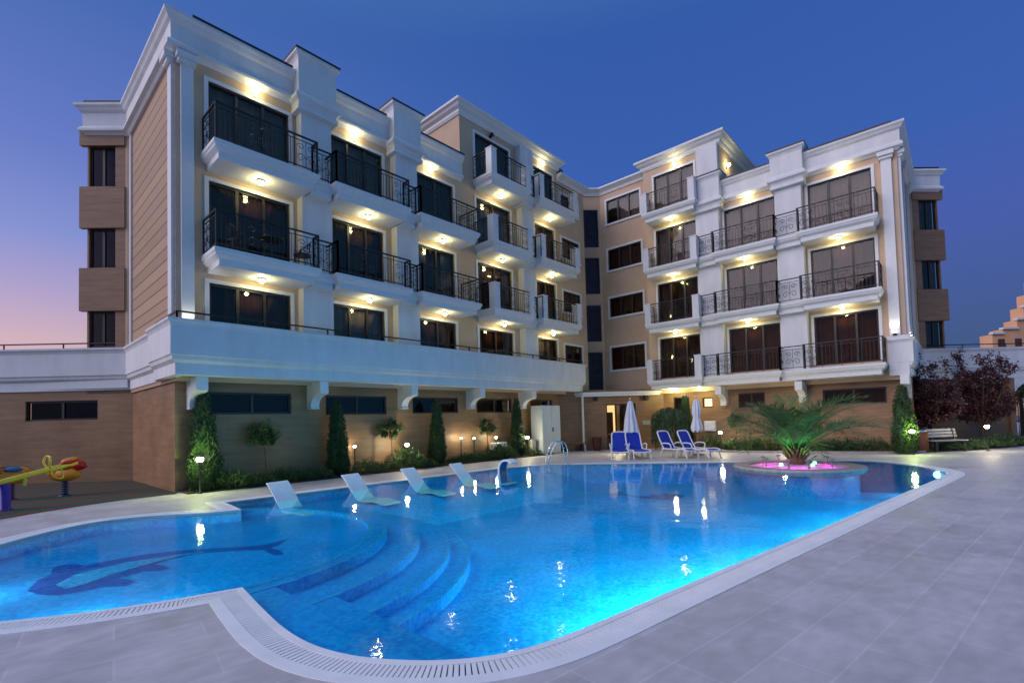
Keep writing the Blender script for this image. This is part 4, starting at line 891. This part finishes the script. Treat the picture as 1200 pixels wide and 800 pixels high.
bed_at(None, (19.61, 7.22), (-.34, -.94), 'blue sling sun lounger with white frame, the one closest to the palm island')
def parasol(x, y, label, tied):
    t = thing('closed_parasol', label, 'parasol', (x, y, 0), 0, 'closed white parasols by the sun loungers')
    m = MB(); m.lathe((0, 0, 0), [(.26, 0), (.26, .06), (.05, .09), (.04, .3)], 20); sub(m, 'base', 'stone', t)
    m = MB(); m.tube([(0, 0, .05), (0, 0, 2.5)], .024, 10); sub(m, 'pole', 'wood', t)
    prof = [(1.02, .30), (1.2, .275), (1.6, .22), (1.95, .165), (2.2, .12), (2.36, .09), (2.42, .03)] if not tied else [(1.02, .20), (1.2, .22), (1.5, .15), (1.62, .12), (1.8, .16), (2.1, .15), (2.3, .11), (2.42, .02)]
    m = MB(); seg = 48; vs = []; 
    for z, r in prof:
        for k in range(seg):
            a = 2*math.pi*k/seg; f = 1+.20*math.cos(8*a)*(1 if r > .06 else 0)+.05*math.cos(5*a+z*4); vs.append((r*f*math.cos(a), r*f*math.sin(a), z+(.05*math.cos(8*a) if z < 1.1 else 0)))
    n_ = len(prof); m.add(vs, [(i*seg+k, i*seg+(k+1) % seg, (i+1)*seg+(k+1) % seg, (i+1)*seg+k) for i in range(n_-1) for k in range(seg)], 0, True); sub(m, 'folded_canopy', 'canvas', t)
    if tied: m = MB(); m.lathe((0, 0, 1.62), [(.135, -.02), (.15, 0), (.135, .02)], 24); sub(m, 'tie_strap', 'canvas', t)
    m = MB(); m.ball((0, 0, 2.5), .035); sub(m, 'finial', 'plastic', t)
parasol(19.3, 10.62, 'closed white parasol with a wide loose hem between the first two sun loungers', False)
parasol(20.75, 8.30, 'closed slim white parasol strapped at its middle behind the other sun loungers', True)

# ================================================================== GARDEN LAMPS
def garden_lamp(x, y, h, watts, label, col=(1, .88, .58), r=.075, group='garden lamps around the pool', off=(-.10, -.10)):
    t = thing('garden_lamp', label, 'garden lamp', (x, y, 0), 0, group)
    m = MB(); m.lathe((0, 0, 0), [(.06, 0), (.05, .03), (.02, .05), (.018, h-.1), (.05, h-.08), (.055, h-.06)], 12); sub(m, 'post', 'black', t)
    m = MB(); m.ball((0, 0, h), r, seg=14); sub(m, 'globe', 'lampw', t)
    m = MB(); m.lathe((0, 0, h), [(r*1.15, r*.55), (r*.7, r*1.0), (.01, r*1.25)], 14); sub(m, 'cap', 'black', t)
    point((x+off[0], y+off[1], h+.03), watts*1.5, col, .05)
garden_lamp(10.67, 15.0, .92, 30, 'glowing globe lamp on a black post before the second round topiary')
garden_lamp(17.42, 14.98, .88, 34, 'glowing globe lamp beside the cypress closest to the steel cabinet')
garden_lamp(23.2, 8.20, .88, 34, 'glowing globe lamp in the bed between the parasol and the palm')
garden_lamp(23.75, 5.75, .88, 30, 'glowing globe lamp in the bed half hidden behind the palm fronds')
garden_lamp(26.6, -.75, .95, 36, 'glowing globe lamp in the bed between the bench and the gate')
garden_lamp(20.32, 11.92, .75, 22, 'low glowing globe lamp standing by the lit glass door')
garden_lamp(4.0, 14.86, .90, 30, 'bright garden lamp lighting the foot of the cypress at the playground', (.75, 1, .22), .085, off=(-.05, -.12))
garden_lamp(23.78, 1.36, .88, 40, 'bright garden lamp lighting the foot of the cypress by the wooden bin', (.75, 1, .22), .085, off=(-.12, -.05))
garden_lamp(8.85, 15.5, .95, 7, 'small glowing lamp by the wall just past the second cypress', r=.05)
garden_lamp(13.75, 15.5, 1.02, 7, 'small glowing lamp by the wall just past the third cypress', r=.045)
garden_lamp(14.45, 15.45, .98, 8, 'small glowing lamp by the wall left of the third round topiary', r=.045)
garden_lamp(15.75, 15.4, .96, 12, 'small glowing lamp by the wall right of the third round topiary', r=.055)

# ================================================================== PLANTS
rnd = random.Random(11)
def leaf(mb, p, d, up, l, w, fold=.0):
    """one leaf: a small kite from p along d"""
    d = d.normalized(); s = d.cross(up)
    if s.length < 1e-4: s = d.cross(Vector((1, 0, .1)))
    s.normalize()
    mb.add([p, p+d*l*.45+s*w/2, p+d*l, p+d*l*.45-s*w/2], [(0, 1, 2, 3)])
def rv():
    while True:
        v = Vector((rnd.uniform(-1, 1), rnd.uniform(-1, 1), rnd.uniform(-1, 1)))
        if .05 < v.length < 1: return v.normalized()

def cypress(loc, h, r, label, n_=5200):
    t = thing('columnar_cypress', label, 'cypress', loc, rnd.uniform(0, 6), 'columnar cypresses in the planting beds')
    m = MB(); m.tube([(0, 0, 0), (0, 0, h*.8)], [.05, .01], 8); sub(m, 'trunk', 'bark', t)
    m = MB(); ph = [rnd.uniform(0, 6) for _ in range(6)]
    def rad(z, a): return r*(1-z)**.48*min(1, .72+z*2.2)*(1+.10*math.sin(3*a+ph[0]+5*z)+.09*math.sin(5*a+ph[1]-9*z)+.07*math.sin(2*a+ph[2]+17*z))
    m2 = MB(); seg = 14; rows = 12
    vs = [(rad(i/rows*.97, 2*math.pi*k/seg)*.80*math.cos(2*math.pi*k/seg), rad(i/rows*.97, 2*math.pi*k/seg)*.80*math.sin(2*math.pi*k/seg), .03+i/rows*.95*h) for i in range(rows+1) for k in range(seg)]
    m.add(vs, [(i*seg+k, i*seg+(k+1) % seg, (i+1)*seg+(k+1) % seg, (i+1)*seg+k) for i in range(rows) for k in range(seg)])
    for _ in range(n_):
        z = 1-math.sqrt(rnd.random())*.995 if rnd.random() < .75 else rnd.random()*.97; a = rnd.uniform(0, 2*math.pi); q = rad(z, a)*rnd.uniform(.72, 1.06)
        p = Vector((q*math.cos(a), q*math.sin(a), .02+z*h)); o = Vector((math.cos(a), math.sin(a), 0))
        d = Vector((0, 0, 1))*rnd.uniform(.5, 1.3)+o*rnd.uniform(.1, .9)+rv()*.45
        leaf(m, p, d, rv(), rnd.uniform(.06, .13), rnd.uniform(.018, .04))
    sub(m, 'foliage', 'thuja', t, recalc=False); return t
cypress((4.2, 15.28, .03), 2.75, .40, 'columnar cypress by the playground, lit by a lamp at its foot')
cypress((8.12, 15.30, .03), 2.50, .35, 'dark columnar cypress behind the second bed lounger')
cypress((12.3, 15.28, .03), 2.52, .34, 'dark columnar cypress between the second and third round topiary')
cypress((17.05, 15.28, .03), 2.68, .34, 'columnar cypress closest to the pale steel cabinet')
cypress((24.05, 1.62, .03), 2.62, .42, 'columnar cypress lit at its foot beside the wooden litter bin')
cypress((24.2, 10.25, .03), 2.70, .36, 'columnar cypress between the weeping tree and the slim parasol', 3500)

def topiary(loc, h, r, label):
    t = thing('round_topiary', label, 'topiary', loc, rnd.uniform(0, 6), 'round headed topiaries on bare stems')
    m = MB(); c = Vector((0, 0, h-r)); m.tube([(0, 0, 0), (.015, .01, h*.3), (-.01, 0, h-r*1.2)], [.022, .018, .016], 8)
    for _ in range(9): d = rv(); d.z = abs(d.z)*.8; m.tube([(0, 0, h-r*1.35), c+d*r*.8], [.009, .003], 5)
    sub(m, 'stem', 'bark', t); m = MB()
    cl = [(c+Vector((0, 0, r*.1))+Vector((v.x, v.y, v.z*.8))*r*rnd.uniform(.35, 1.0), r*rnd.uniform(.16, .36)) for v in [rv() for _ in range(24)]]
    for _ in range(2800):
        q, s = rnd.choice(cl); p = q+rv()*s*rnd.random()**.5; d = (p-c).normalized()+rv()*.8; leaf(m, p, d, rv(), rnd.uniform(.05, .11), rnd.uniform(.02, .034))
    for _ in range(26):
        d = rv(); d.z = abs(d.z)
        for j in range(7): p = c+d*r*(.7+.09*j); leaf(m, p, d+rv()*.7, rv(), .08, .025)
    sub(m, 'foliage', 'bush', t, recalc=False)
topiary((5.8, 15.28, .03), 1.80, .44, 'round headed topiary between the first and second cypress')
topiary((10.2, 15.28, .03), 1.84, .42, 'round headed topiary above the brightest post lamp in the left bed')
topiary((15.1, 15.28, .03), 1.78, .44, 'round headed topiary between small wall lamps near the air conditioner')
topiary((24.0, 7.75, .03), 1.76, .46, 'round headed topiary beside the post lamp right of the slim parasol')

# low shrubs
def shrub_proto(k):
    t = thing('low_shrub', 'low leafy shrub in the planting bed along the left wing', 'shrub', (0, 0, 0), 0, 'low shrubs along the left wing')
    m = MB()
    for _ in range(1100):
        a = rnd.uniform(0, 6.283); q = math.sqrt(rnd.random()); hz = (1-q*q)**.5
        p = Vector((.42*q*math.cos(a), .42*q*math.sin(a), .04+.36*hz*rnd.uniform(.3, 1.0)*(1+.25*math.sin(4*a+k))))
        leaf(m, p, Vector((math.cos(a)*q, math.sin(a)*q, .7))+rv()*.7, rv(), rnd.uniform(.05, .12), rnd.uniform(.012, .03))
    sub(m, 'foliage', 'bush', t, recalc=False); return t
sp = [shrub_proto(k) for k in range(3)]; used = set()
def shrub(x, y, s, label, group, sz=1.0):
    k = rnd.randrange(3)
    if k not in used: used.add(k); o = sp[k]; o.location = (x, y, .03); o.scale = (s, s, s*sz); o['label'] = label
    else: o = dup(sp[k], (x, y, .03), rnd.uniform(0, 6), label, (s, s, s*sz))
    o['group'] = group
x = 4.85
while x < 18.3:
    if min(abs(x-q) for q in (8.12, 12.3, 17.05)) > .42: shrub(x, 15.1+rnd.uniform(-.12, .25), rnd.uniform(.7, 1.15), 'low leafy shrub in the planting bed along the left wing', 'low shrubs along the left wing', rnd.uniform(.7, 1.2))
    x += rnd.uniform(.42, .62)
shrub(10.9, 15.25, 1.5, 'large grassy shrub behind the brightest post lamp of the left bed', 'low shrubs along the left wing', 1.15); shrub(15.7, 15.05, 1.4, 'large dark shrub before the air conditioner', 'low shrubs along the left wing', 1.1)
y = 8.9
while y > 2.1:
    tt = (y-2.2)/6.7; xx = 24.35-(.9 if y > 6.9 else .9*tt)+rnd.uniform(-.1, .35); shrub(xx, y, rnd.uniform(.8, 1.35), 'low leafy shrub in the planting bed along the right wing behind the palm', 'low shrubs along the right wing', rnd.uniform(.8, 1.3)); y -= rnd.uniform(.45, .7)
for i in range(13):
    t_ = i/12; shrub(26.2+5.0*t_, .05-2.0*t_+rnd.uniform(-.1, .25), rnd.uniform(.8, 1.2), 'low leafy shrub in the bed between the bench and the gate', 'low shrubs by the gate', rnd.uniform(.7, 1.1))
# ground cover
gc = MB()
def scatter(poly, n_):
    xs = [p[0] for p in poly]; ys = [p[1] for p in poly]
    def inside(x, y):
        c = False
        for i in range(len(poly)):
            (x0, y0), (x1, y1) = poly[i], poly[i-1]
            if (y0 > y) != (y1 > y) and x < (x1-x0)*(y-y0)/(y1-y0)+x0: c = not c
        return c
    k = 0
    while k < n_:
        x, y = rnd.uniform(min(xs), max(xs)), rnd.uniform(min(ys), max(ys))
        if inside(x, y): leaf(gc, Vector((x, y, .03)), Vector((rnd.uniform(-.6, .6), rnd.uniform(-.6, .6), 1)), rv(), rnd.uniform(.05, .16), .02); k += 1
scatter([(3.85, 15.7), (3.85, 15.0), (6, 14.88), (12, 14.88), (17.6, 14.75), (19, 14.62), (19.7, 15.7)], 4200)
scatter([(24.8, 11.2), (23.45, 11.2), (23.05, 9.0), (23.05, 7.0), (23.75, 3.6), (24.3, 2.2), (25.0, 1.15), (27.4, -.45), (31.5, -2.5), (32.4, -1.4), (29.8, 1.2), (24.8, 1.2)], 6000)
tag(gc.build('ground_cover', 'grass', recalc=False), 'short green ground cover growing in the planting beds', 'ground cover', kind='stuff')

# weeping tree
t = thing('weeping_tree', 'dark green weeping tree trained as a dome between the two parasols', 'tree', (23.45, 10.75, 0), 0)
m = MB(); m.tube([(0, .15, 0), (.05, .12, 1.0), (0, 0, 1.75), (.02, -.05, 2.05)], [.045, .04, .035, .02], 8); m.tube([(-.35, .62, 0), (-.33, .60, 1.9)], .02, 6)
for k in range(10): a = 2*math.pi*k/10; m.tube([(0, 0, 1.75), (.35*math.cos(a), .35*math.sin(a), 2.08), (.7*math.cos(a), .7*math.sin(a), 1.85)], [.02, .015, .008], 5)
sub(m, 'trunk', 'bark', t); m = MB()
for _ in range(330):
    a = rnd.uniform(0, 6.283); q = .88*math.sqrt(rnd.random()); top = 2.16-.42*(q/.88)**2+rnd.uniform(-.08, .06); z = top; px_, py_ = q*math.cos(a), q*math.sin(a); end = rnd.uniform(.1, .9) if q > .5 else rnd.uniform(.9, 1.6)
    while z > end:
        p = Vector((px_+rnd.uniform(-.04, .04), py_+rnd.uniform(-.04, .04), z)); leaf(m, p, Vector((math.cos(a)*.3, math.sin(a)*.3, -1))+rv()*.35, rv(), rnd.uniform(.08, .16), rnd.uniform(.03, .055)); z -= rnd.uniform(.05, .10); px_ += math.cos(a)*.004; py_ += math.sin(a)*.004
sub(m, 'foliage', 'weep', t, recalc=False)

# plum trees
def plum(loc, h, w, label, seed):
    t = thing('plum_tree', label, 'tree', loc, 0, 'purple leaved plum trees beside the gate'); q = random.Random(seed)
    m = MB(); tips = []
    m.tube([(0, 0, 0), (.04, .02, .5), (.02, .05, 1.0)], [.07, .055, .05], 8)
    for k in range(17):
        a = 2*math.pi*k/17*2.0+q.uniform(-.3, .3); rr = w*q.uniform(.35, 1.0); zt = h*(q.uniform(.70, 1.0) if k % 3 else q.uniform(.35, .55))*(1-.12*rr/w); b0 = Vector((.03, .04, q.uniform(.55, 1.1)))
        mid = Vector((rr*.55*math.cos(a), rr*.55*math.sin(a), b0.z+(zt-b0.z)*.5)); e = Vector((rr*math.cos(a), rr*math.sin(a), zt))
        m.tube([b0, mid, e], [.035, .02, .006], 6)
        for j in range(9):
            s = q.uniform(.3, 1); p = (b0.lerp(mid, s*2) if s < .5 else mid.lerp(e, s*2-1)); d = Vector((q.uniform(-1, 1), q.uniform(-1, 1), q.uniform(-.1, 1))).normalized(); l = q.uniform(.25, .6); m.tube([p, p+d*l], [.009, .003], 4); tips.append((p, p+d*l))
        tips.append((mid, e))
    sub(m, 'trunk', 'bark', t); m = MB()
    for _ in range(11000):
        a, b_ = rnd.choice(tips); p = a.lerp(b_, rnd.uniform(.15, 1.05))+rv()*rnd.uniform(.02, .20); leaf(m, p, rv()+Vector((0, 0, -.2)), rv(), rnd.uniform(.07, .13), rnd.uniform(.04, .07))
    sub(m, 'crown', 'plum', t, recalc=False)
plum((27.0, .92, 0), 4.2, .98, 'purple leaved plum tree standing behind the bench and bin', 3)
plum((30.0, -.75, 0), 4.45, 1.08, 'purple leaved plum tree standing beside the arched gate', 8)

# palm
t = thing('palm_tree', 'young date palm with arching fronds on the round pool island', 'palm', (17.4, 3.85, .06), 0)
m = MB(); m.lathe((0, 0, 0), [(.20, 0), (.27, .12), (.24, .28), (.14, .42), (.02, .5)], 18)
for k in range(46):
    a = k*2.4; z = .05+.30*(k/46); r0 = .22; m.beam((r0*.7*math.cos(a), r0*.7*math.sin(a), z), ((r0+.16)*math.cos(a), (r0+.16)*math.sin(a), z+.30), .05, .03)
sub(m, 'trunk', 'palmbark', t)
for k in range(48):
    a = k*2.39996+rnd.uniform(-.12, .12); e = R(89-47*(k/47)**.95); L_ = rnd.uniform(2.2, 2.9)*(1 if k > 6 else .85); m = MB()
    p = Vector((.10*math.cos(a), .10*math.sin(a), .38)); pts = [p]; n_ = 26; ang = e; hd = Vector((math.cos(a), math.sin(a), 0)); droop = rnd.uniform(.95, 1.65)
    for i in range(n_):
        ang -= R(droop*(1.2+3.2*i/n_)); p = p+(hd*math.cos(ang)+Vector((0, 0, math.sin(ang))))*(L_/n_); pts.append(p)
    m.tube(pts, [.022*(1-i/(n_+2))+.003 for i in range(n_+1)], 5)
    sd = Vector((-math.sin(a), math.cos(a), 0))
    for i in range(4, n_+1):
        for j in (0, .5):
            if i == n_ and j: continue
            q = pts[i] if not j else pts[i].lerp(pts[min(i+1, n_)], .5); tg = (pts[min(i+1, n_)]-pts[i-1]).normalized(); f = math.sin(math.pi*min(1, (i-2)/(n_-1)))**.6; l = .16+.42*f
            for s in (-1, 1):
                d = tg*.75+sd*s*.85+Vector((0, 0, .22))+rv()*.20; leaf(m, q, d, sd.cross(tg), l*rnd.uniform(.8, 1.15), .024)
    sub(m, 'frond', 'palm', t, recalc=False)

# ================================================================== THINGS BY THE BUILDING
t = thing('steel_cabinet', 'tall pale grey steel cabinet against the left wing wall', 'cabinet', (19.1, 15.1, 0))
m = MB(); m.box(-.72, .72, -.25, .45, .05, 2.38); sub(m, 'body', 'cab', t, bevel=.01)
m = MB(); m.box(-.70, .70, -.40, .5, 0, .05); sub(m, 'plinth', 'stone', t)
for s in (-1, 1):
    m = MB(); m.box(min(s*.01, s*.70), max(s*.01, s*.70), -.27, -.25, .10, 2.33); sub(m, 'door', 'cab', t)
m = MB(); m.box(.06, .10, -.31, -.27, 1.1, 1.3); sub(m, 'handle', 'black', t)
t = thing('air_conditioner', 'low white air conditioner outdoor unit at the wall beside the last cypress', 'air conditioner', (15.95, 15.45, 0))
m = MB(); m.box(-.42, .42, -.16, .16, .12, .72); sub(m, 'casing', 'plastic', t, bevel=.02)
m = MB(); m.lathe((0, 0, 0), [(.23, -.005), (.23, .012), (.20, .012), (.20, -.005)], 24, caps=False); o = sub(m, 'fan_grille', 'black', t); o.location = (-.12, -.162, .42); o.rotation_euler = (R(90), 0, 0)
m = MB(); m.lathe((0, 0, 0), [(.2, 0), (.05, .006)], 24); o = sub(m, 'fan', 'black', t); o.location = (-.12, -.161, .42); o.rotation_euler = (R(90), 0, 0)
for x in (-.35, .25): m = MB(); m.box(x, x+.1, -.14, .14, 0, .12); sub(m, 'foot', 'black', t)
t = thing('utility_pillar', 'small pale utility pillar just behind the lamp by the last cypress', 'utility pillar', (17.95, 15.15, 0))
m = MB(); m.box(-.14, .14, -.12, .12, 0, .72); sub(m, 'body', 'stone', t, bevel=.015); m = MB(); m.box(-.17, .17, -.15, .15, .72, .77); sub(m, 'cap', 'stone', t)
def bench(loc, rz, w, label, m_slat, back, m_leg='black'):
    t = thing('garden_bench', label, 'bench', loc, rz)
    for k in range(4): m = MB(); m.box(-w/2, w/2, -.22+k*.115, -.22+k*.115+.095, .42, .455); sub(m, 'seat_slat', m_slat, t)
    if back:
        for k in range(3): m = MB(); m.box(-w/2, w/2, .26+k*.03, .285+k*.03, .56+k*.12, .65+k*.12); sub(m, 'back_slat', m_slat, t)
    for s in (-1, 1):
        m = MB(); x = s*(w/2-.15); m.box(x-.05, x+.05, -.2, .24, .36, .42); m.box(x-.05, x+.05, -.2, -.1, 0, .36); m.box(x-.05, x+.05, .14, .24, 0, .36)
        if back: m.beam((x, .22, .40), (x, .35, .92), .06, .04)
        sub(m, 'leg', m_leg, t)
bench(tuple(FC(.72, .38, 0)), R(-45), 1.2, 'warm wooden bench against the wall between cabinet and downpipe', 'wood', False)
bench((26.0, .45, 0), R(-43), 1.5, 'grey slatted bench with dark legs beside the wooden litter bin', 'greypaint', True)
t = thing('litter_bin', 'red brown wooden litter bin with a metal top at the right garden', 'litter bin', (25.35, 1.25, 0), R(-43))
m = MB(); m.box(-.2, .2, -.2, .2, .02, .04); m.box(-.17, .17, -.17, .17, .04, .78); sub(m, 'liner', 'greypaint', t)
for k in range(4):
    a = R(90*k)
    for j in range(4):
        m = MB(); x = -.2+j*.102; c, s = math.cos(a), math.sin(a); P4 = [(x, -.21), (x+.092, -.21), (x+.092, -.19), (x, -.19)]; m.prism([(c*u-s*v, s*u+c*v) for u, v in P4], .03, .80); sub(m, 'plank', 'redwood', t)
m = MB(); m.lathe((0, 0, 0), [(.25, .80), (.27, .83), (.27, .87), (.16, .89), (.15, .86)], 24); sub(m, 'metal_top', 'chrome', t)
t = thing('planter_pot', 'dark red glazed plant pot standing left of the lit glass door', 'plant pot', tuple(FC(1.95, .45, 0)))
m = MB(); m.lathe((0, 0, 0), [(.17, 0), (.22, .15), (.25, .4), (.24, .62), (.27, .66), (.27, .70), (.22, .70), (.21, .6), (.001, .58)], 24); sub(m, 'pot', 'pot', t)
t = thing('meter_cabinet', 'small white meter cabinet on the right wing wall behind the slim parasol', 'wall cabinet', (24.9, 9.25, .9))
m = MB(); m.box(-.14, 0, -.28, .28, 0, .5); sub(m, 'body', 'plastic', t, bevel=.01); m = MB(); m.box(-.155, -.14, -.25, .25, .03, .47); sub(m, 'door', 'plastic', t)

# iron gate
t = thing('iron_gate', 'black iron gate with upright bars under the arch at the right', 'gate', tuple(FOR(4.7, -.1, 0)), R(-45))
for k in range(2):
    m = MB(); x0 = .02+k*1.3
    for z in (.12, 1.0, 1.9): m.box(x0, x0+1.27, -.02, .02, z, z+.04)
    for j in range(11): x = x0+.02+j*1.23/10; m.box(x-.01, x+.01, -.01, .01, .05, 2.05)
    sub(m, 'gate_leaf', 'iron', t)
# apartment building beyond the terrace on the right
fwd = Vector((.7387, .6740, 0)).normalized(); rgt = Vector((fwd.y, -fwd.x, 0)); cen = fwd*92; AF = Fr((cen.x, cen.y), tuple(rgt.xy), tuple((-fwd).xy))
t = thing('apartment_building', 'distant terracotta apartment building stepping up to the right beyond the terrace', 'building', (cen.x+rgt.x*95, cen.y+rgt.y*95, 0))
DS = 4.5
steps = [(86.4, 88.4, 15.4), (88.4, 91.2, 16.3), (91.2, 92.6, 18.0), (92.6, 94.0, 20.4), (94.0, 95.6, 22.9), (95.6, 118, 25.5)]
for i, (a, c, z) in enumerate([(a+DS, c+DS, z) for a, c, z in steps]):
    m = MB(); m.box(a+.01, c, -2.5, 0, -.1, z, AF); m.build('wall', 'terra', t)
    m = MB(); m.box(a-.15, c+.02, -.5, .35, z, z+.35, AF); m.build('cornice', 'trim', t)
for z in (4, 7.2, 10.4, 13.0):
    for k in range(9):
        s = 87.4+DS+k*3.2; m = MB(); m.box(s, s+1.3, -.2, .03, z, z+1.5, AF); o = m.build('window', 'terra_win', t); m = MB(); m.box(s-.15, s+1.45, .0, .5, z-.35, z-.2, AF); m.build('balcony_ledge', 'terra', t)
for z in (16.5, 19.6, 22.4):
    for k in range(7):
        s = 96.4+DS+k*3.0; m = MB(); m.box(s, s+1.3, -.2, .03, z, z+1.5, AF); m.build('window', 'terra_win', t)
# greenery beyond the gate
t = thing('street_tree', 'round green street tree seen through the arch behind the gate', 'tree', (40, -2.6, 0))
m = MB(); m.tube([(0, 0, 0), (.05, 0, 1.6), (0, .1, 3)], [.12, .09, .05], 8); sub(m, 'trunk', 'bark', t); m = MB()
cl = [(Vector((0, 0, 3.0))+rv()*rnd.uniform(.3, 1.3), rnd.uniform(.4, .7)) for _ in range(22)]
for _ in range(2600): q, s = rnd.choice(cl); p = q+rv()*s*rnd.random()**.5; leaf(m, p, rv(), rv(), rnd.uniform(.10, .2), .08)
sub(m, 'crown', 'bush', t, recalc=False)

# ================================================================== PLAYGROUND
t = thing('seesaw', 'yellow seesaw beam with hoop handles on a purple post', 'seesaw', (.45, 15.75, 0), R(22))
# beam runs along local x and tilts up to the right
def bz(x): return .66+.22*x
m = MB(); m.tube([(-1.5, 0, bz(-1.5)), (1.35, 0, bz(1.35))], .062, 12); sub(m, 'beam', 'yellow', t)
m = MB(); m.lathe((0, 0, 0), [(.14, 0), (.13, .04), (.10, .06), (.10, .58), (.07, .60)], 16); sub(m, 'post', 'purple', t)
for x in (.80, -.8):
    m = MB(); pts = cr_spline([(x, -.02, bz(x)), (x-.05, -.12, bz(x)+.16), (x-.03, -.08, bz(x)+.30), (x-.03, .08, bz(x)+.30), (x-.05, .12, bz(x)+.16), (x, .02, bz(x))], closed=False, sub_=5); m.tube(pts, .024, 8); sub(m, 'handle_hoop', 'yellow', t)
    m = MB(); pts = cr_spline([(x+.02, -.04, bz(x)), (x, -.14, bz(x)-.14), (x+.10, -.16, bz(x)-.22), (x+.22, -.12, bz(x)-.2), (x+.2, -.04, bz(x)+.04)], closed=False, sub_=5); m.tube(pts, .016, 8); sub(m, 'foot_loop', 'yellow', t)
for x in (.35, -.35):
    m = MB(); m.beam((x, -.03, bz(x)), (x-.06, -.10, bz(x)-.22), .05, .05); sub(m, 'stop_bracket', 'yellow', t)
m = MB(); m.ball((1.2, 0, bz(1.2)+.07), .2, 1, .75, .3, rot=Matrix.Rotation(R(-12), 3, 'Y')); sub(m, 'seat', 'red', t); m = MB(); m.ball((1.2, 0, bz(1.2)+.11), .17, 1, .7, .3, rot=Matrix.Rotation(R(-12), 3, 'Y')); sub(m, 'seat_pad', 'orange', t)
def rider(loc, rz, label, seatm, headm):
    t = thing('spring_rider', label, 'spring rider', loc, rz, 'orange spring riders on the playground')
    m = MB(); m.lathe((0, 0, 0), [(.13, 0), (.13, .03), (.08, .05)], 14)
    pts = [(.065*math.cos(k*.55), .065*math.sin(k*.55), .05+.0052*k) for k in range(70)]; m.tube(pts, .018, 6); sub(m, 'spring', 'navy', t)
    m = MB(); m.ball((0, 0, .58), .36, 1.05, .42, .50, seg=20); m.ball((-.22, 0, .66), .18, 1, .8, 1); sub(m, 'body', 'orange', t)
    m = MB(); m.ball((.32, 0, .82), .15, 1.1, .75, .95); m.ball((.42, 0, .78), .09, 1.1, .7, .7); sub(m, 'head', headm, t)
    m = MB(); m.ball((-.05, 0, .78), .20, 1, .8, .35); sub(m, 'saddle', seatm, t)
    m = MB(); m.tube([(.17, -.22, .86), (.17, .22, .86)], .018, 8); sub(m, 'handlebar', 'navy', t)
rider((1.62, 17.75, 0), R(-35), 'orange spring rider with a red head and red saddle on a navy spring', 'red', 'red')
rider((.62, 18.1, 0), R(200), 'orange spring rider with a blue saddle near the slit window', 'cyanp', 'orange')

# ================================================================== BALCONY FURNITURE (first-floor end balcony, left wing)
def chair(loc, rz, label):
    t = thing('balcony_chair', label, 'chair', loc, rz, 'dark chairs on the end balcony')
    m = MB(); m.lathe((0, 0, 0), [(.24, .42), (.25, .44), (.24, .46)], 20); sub(m, 'seat', 'iron', t)
    for sx, sy in ((-1, -1), (1, -1), (1, 1), (-1, 1)): m = MB(); m.tube([(sx*.16, sy*.16, .43), (sx*.21, sy*.21, 0)], .014, 6); sub(m, 'leg', 'iron', t)
    m = MB(); pts = [(-.22*math.cos(R(a))-.02, .24*math.sin(R(a)), .46+.42*math.cos(R(a))**.5 if abs(a) < 89 else .46) for a in range(-89, 90, 6)]; m.tube(pts, .016, 6)
    for a in (-50, -25, 0, 25, 50): m.tube([(-.2*math.cos(R(a)), .22*math.sin(R(a)), .45), (-.22*math.cos(R(a))-.02, .24*math.sin(R(a)), .45+.41*math.cos(R(a))**.5)], .009, 5)
    m.tube([(-.1, -.23, .62), (.14, -.24, .64), (.16, -.2, .44)], .013, 6); m.tube([(-.1, .23, .62), (.14, .24, .64), (.16, .2, .44)], .013, 6); sub(m, 'backrest', 'iron', t)
chair((4.95, 14.85, FLOOR[1]), R(0), 'dark round backed chair left of the small table on the end balcony')
chair((6.75, 14.75, FLOOR[1]), R(180), 'dark round backed chair right of the small table on the end balcony')
t = thing('balcony_table', 'small round dark table between two chairs on the end balcony', 'table', (5.85, 14.75, FLOOR[1]))
m = MB(); m.lathe((0, 0, 0), [(.33, .70), (.34, .715), (.33, .73)], 24); sub(m, 'table_top', 'iron', t)
m = MB(); m.tube([(0, 0, .03), (0, 0, .70)], .025, 8); m.lathe((0, 0, 0), [(.2, 0), (.2, .02), (.05, .05)], 16); sub(m, 'pedestal', 'iron', t)
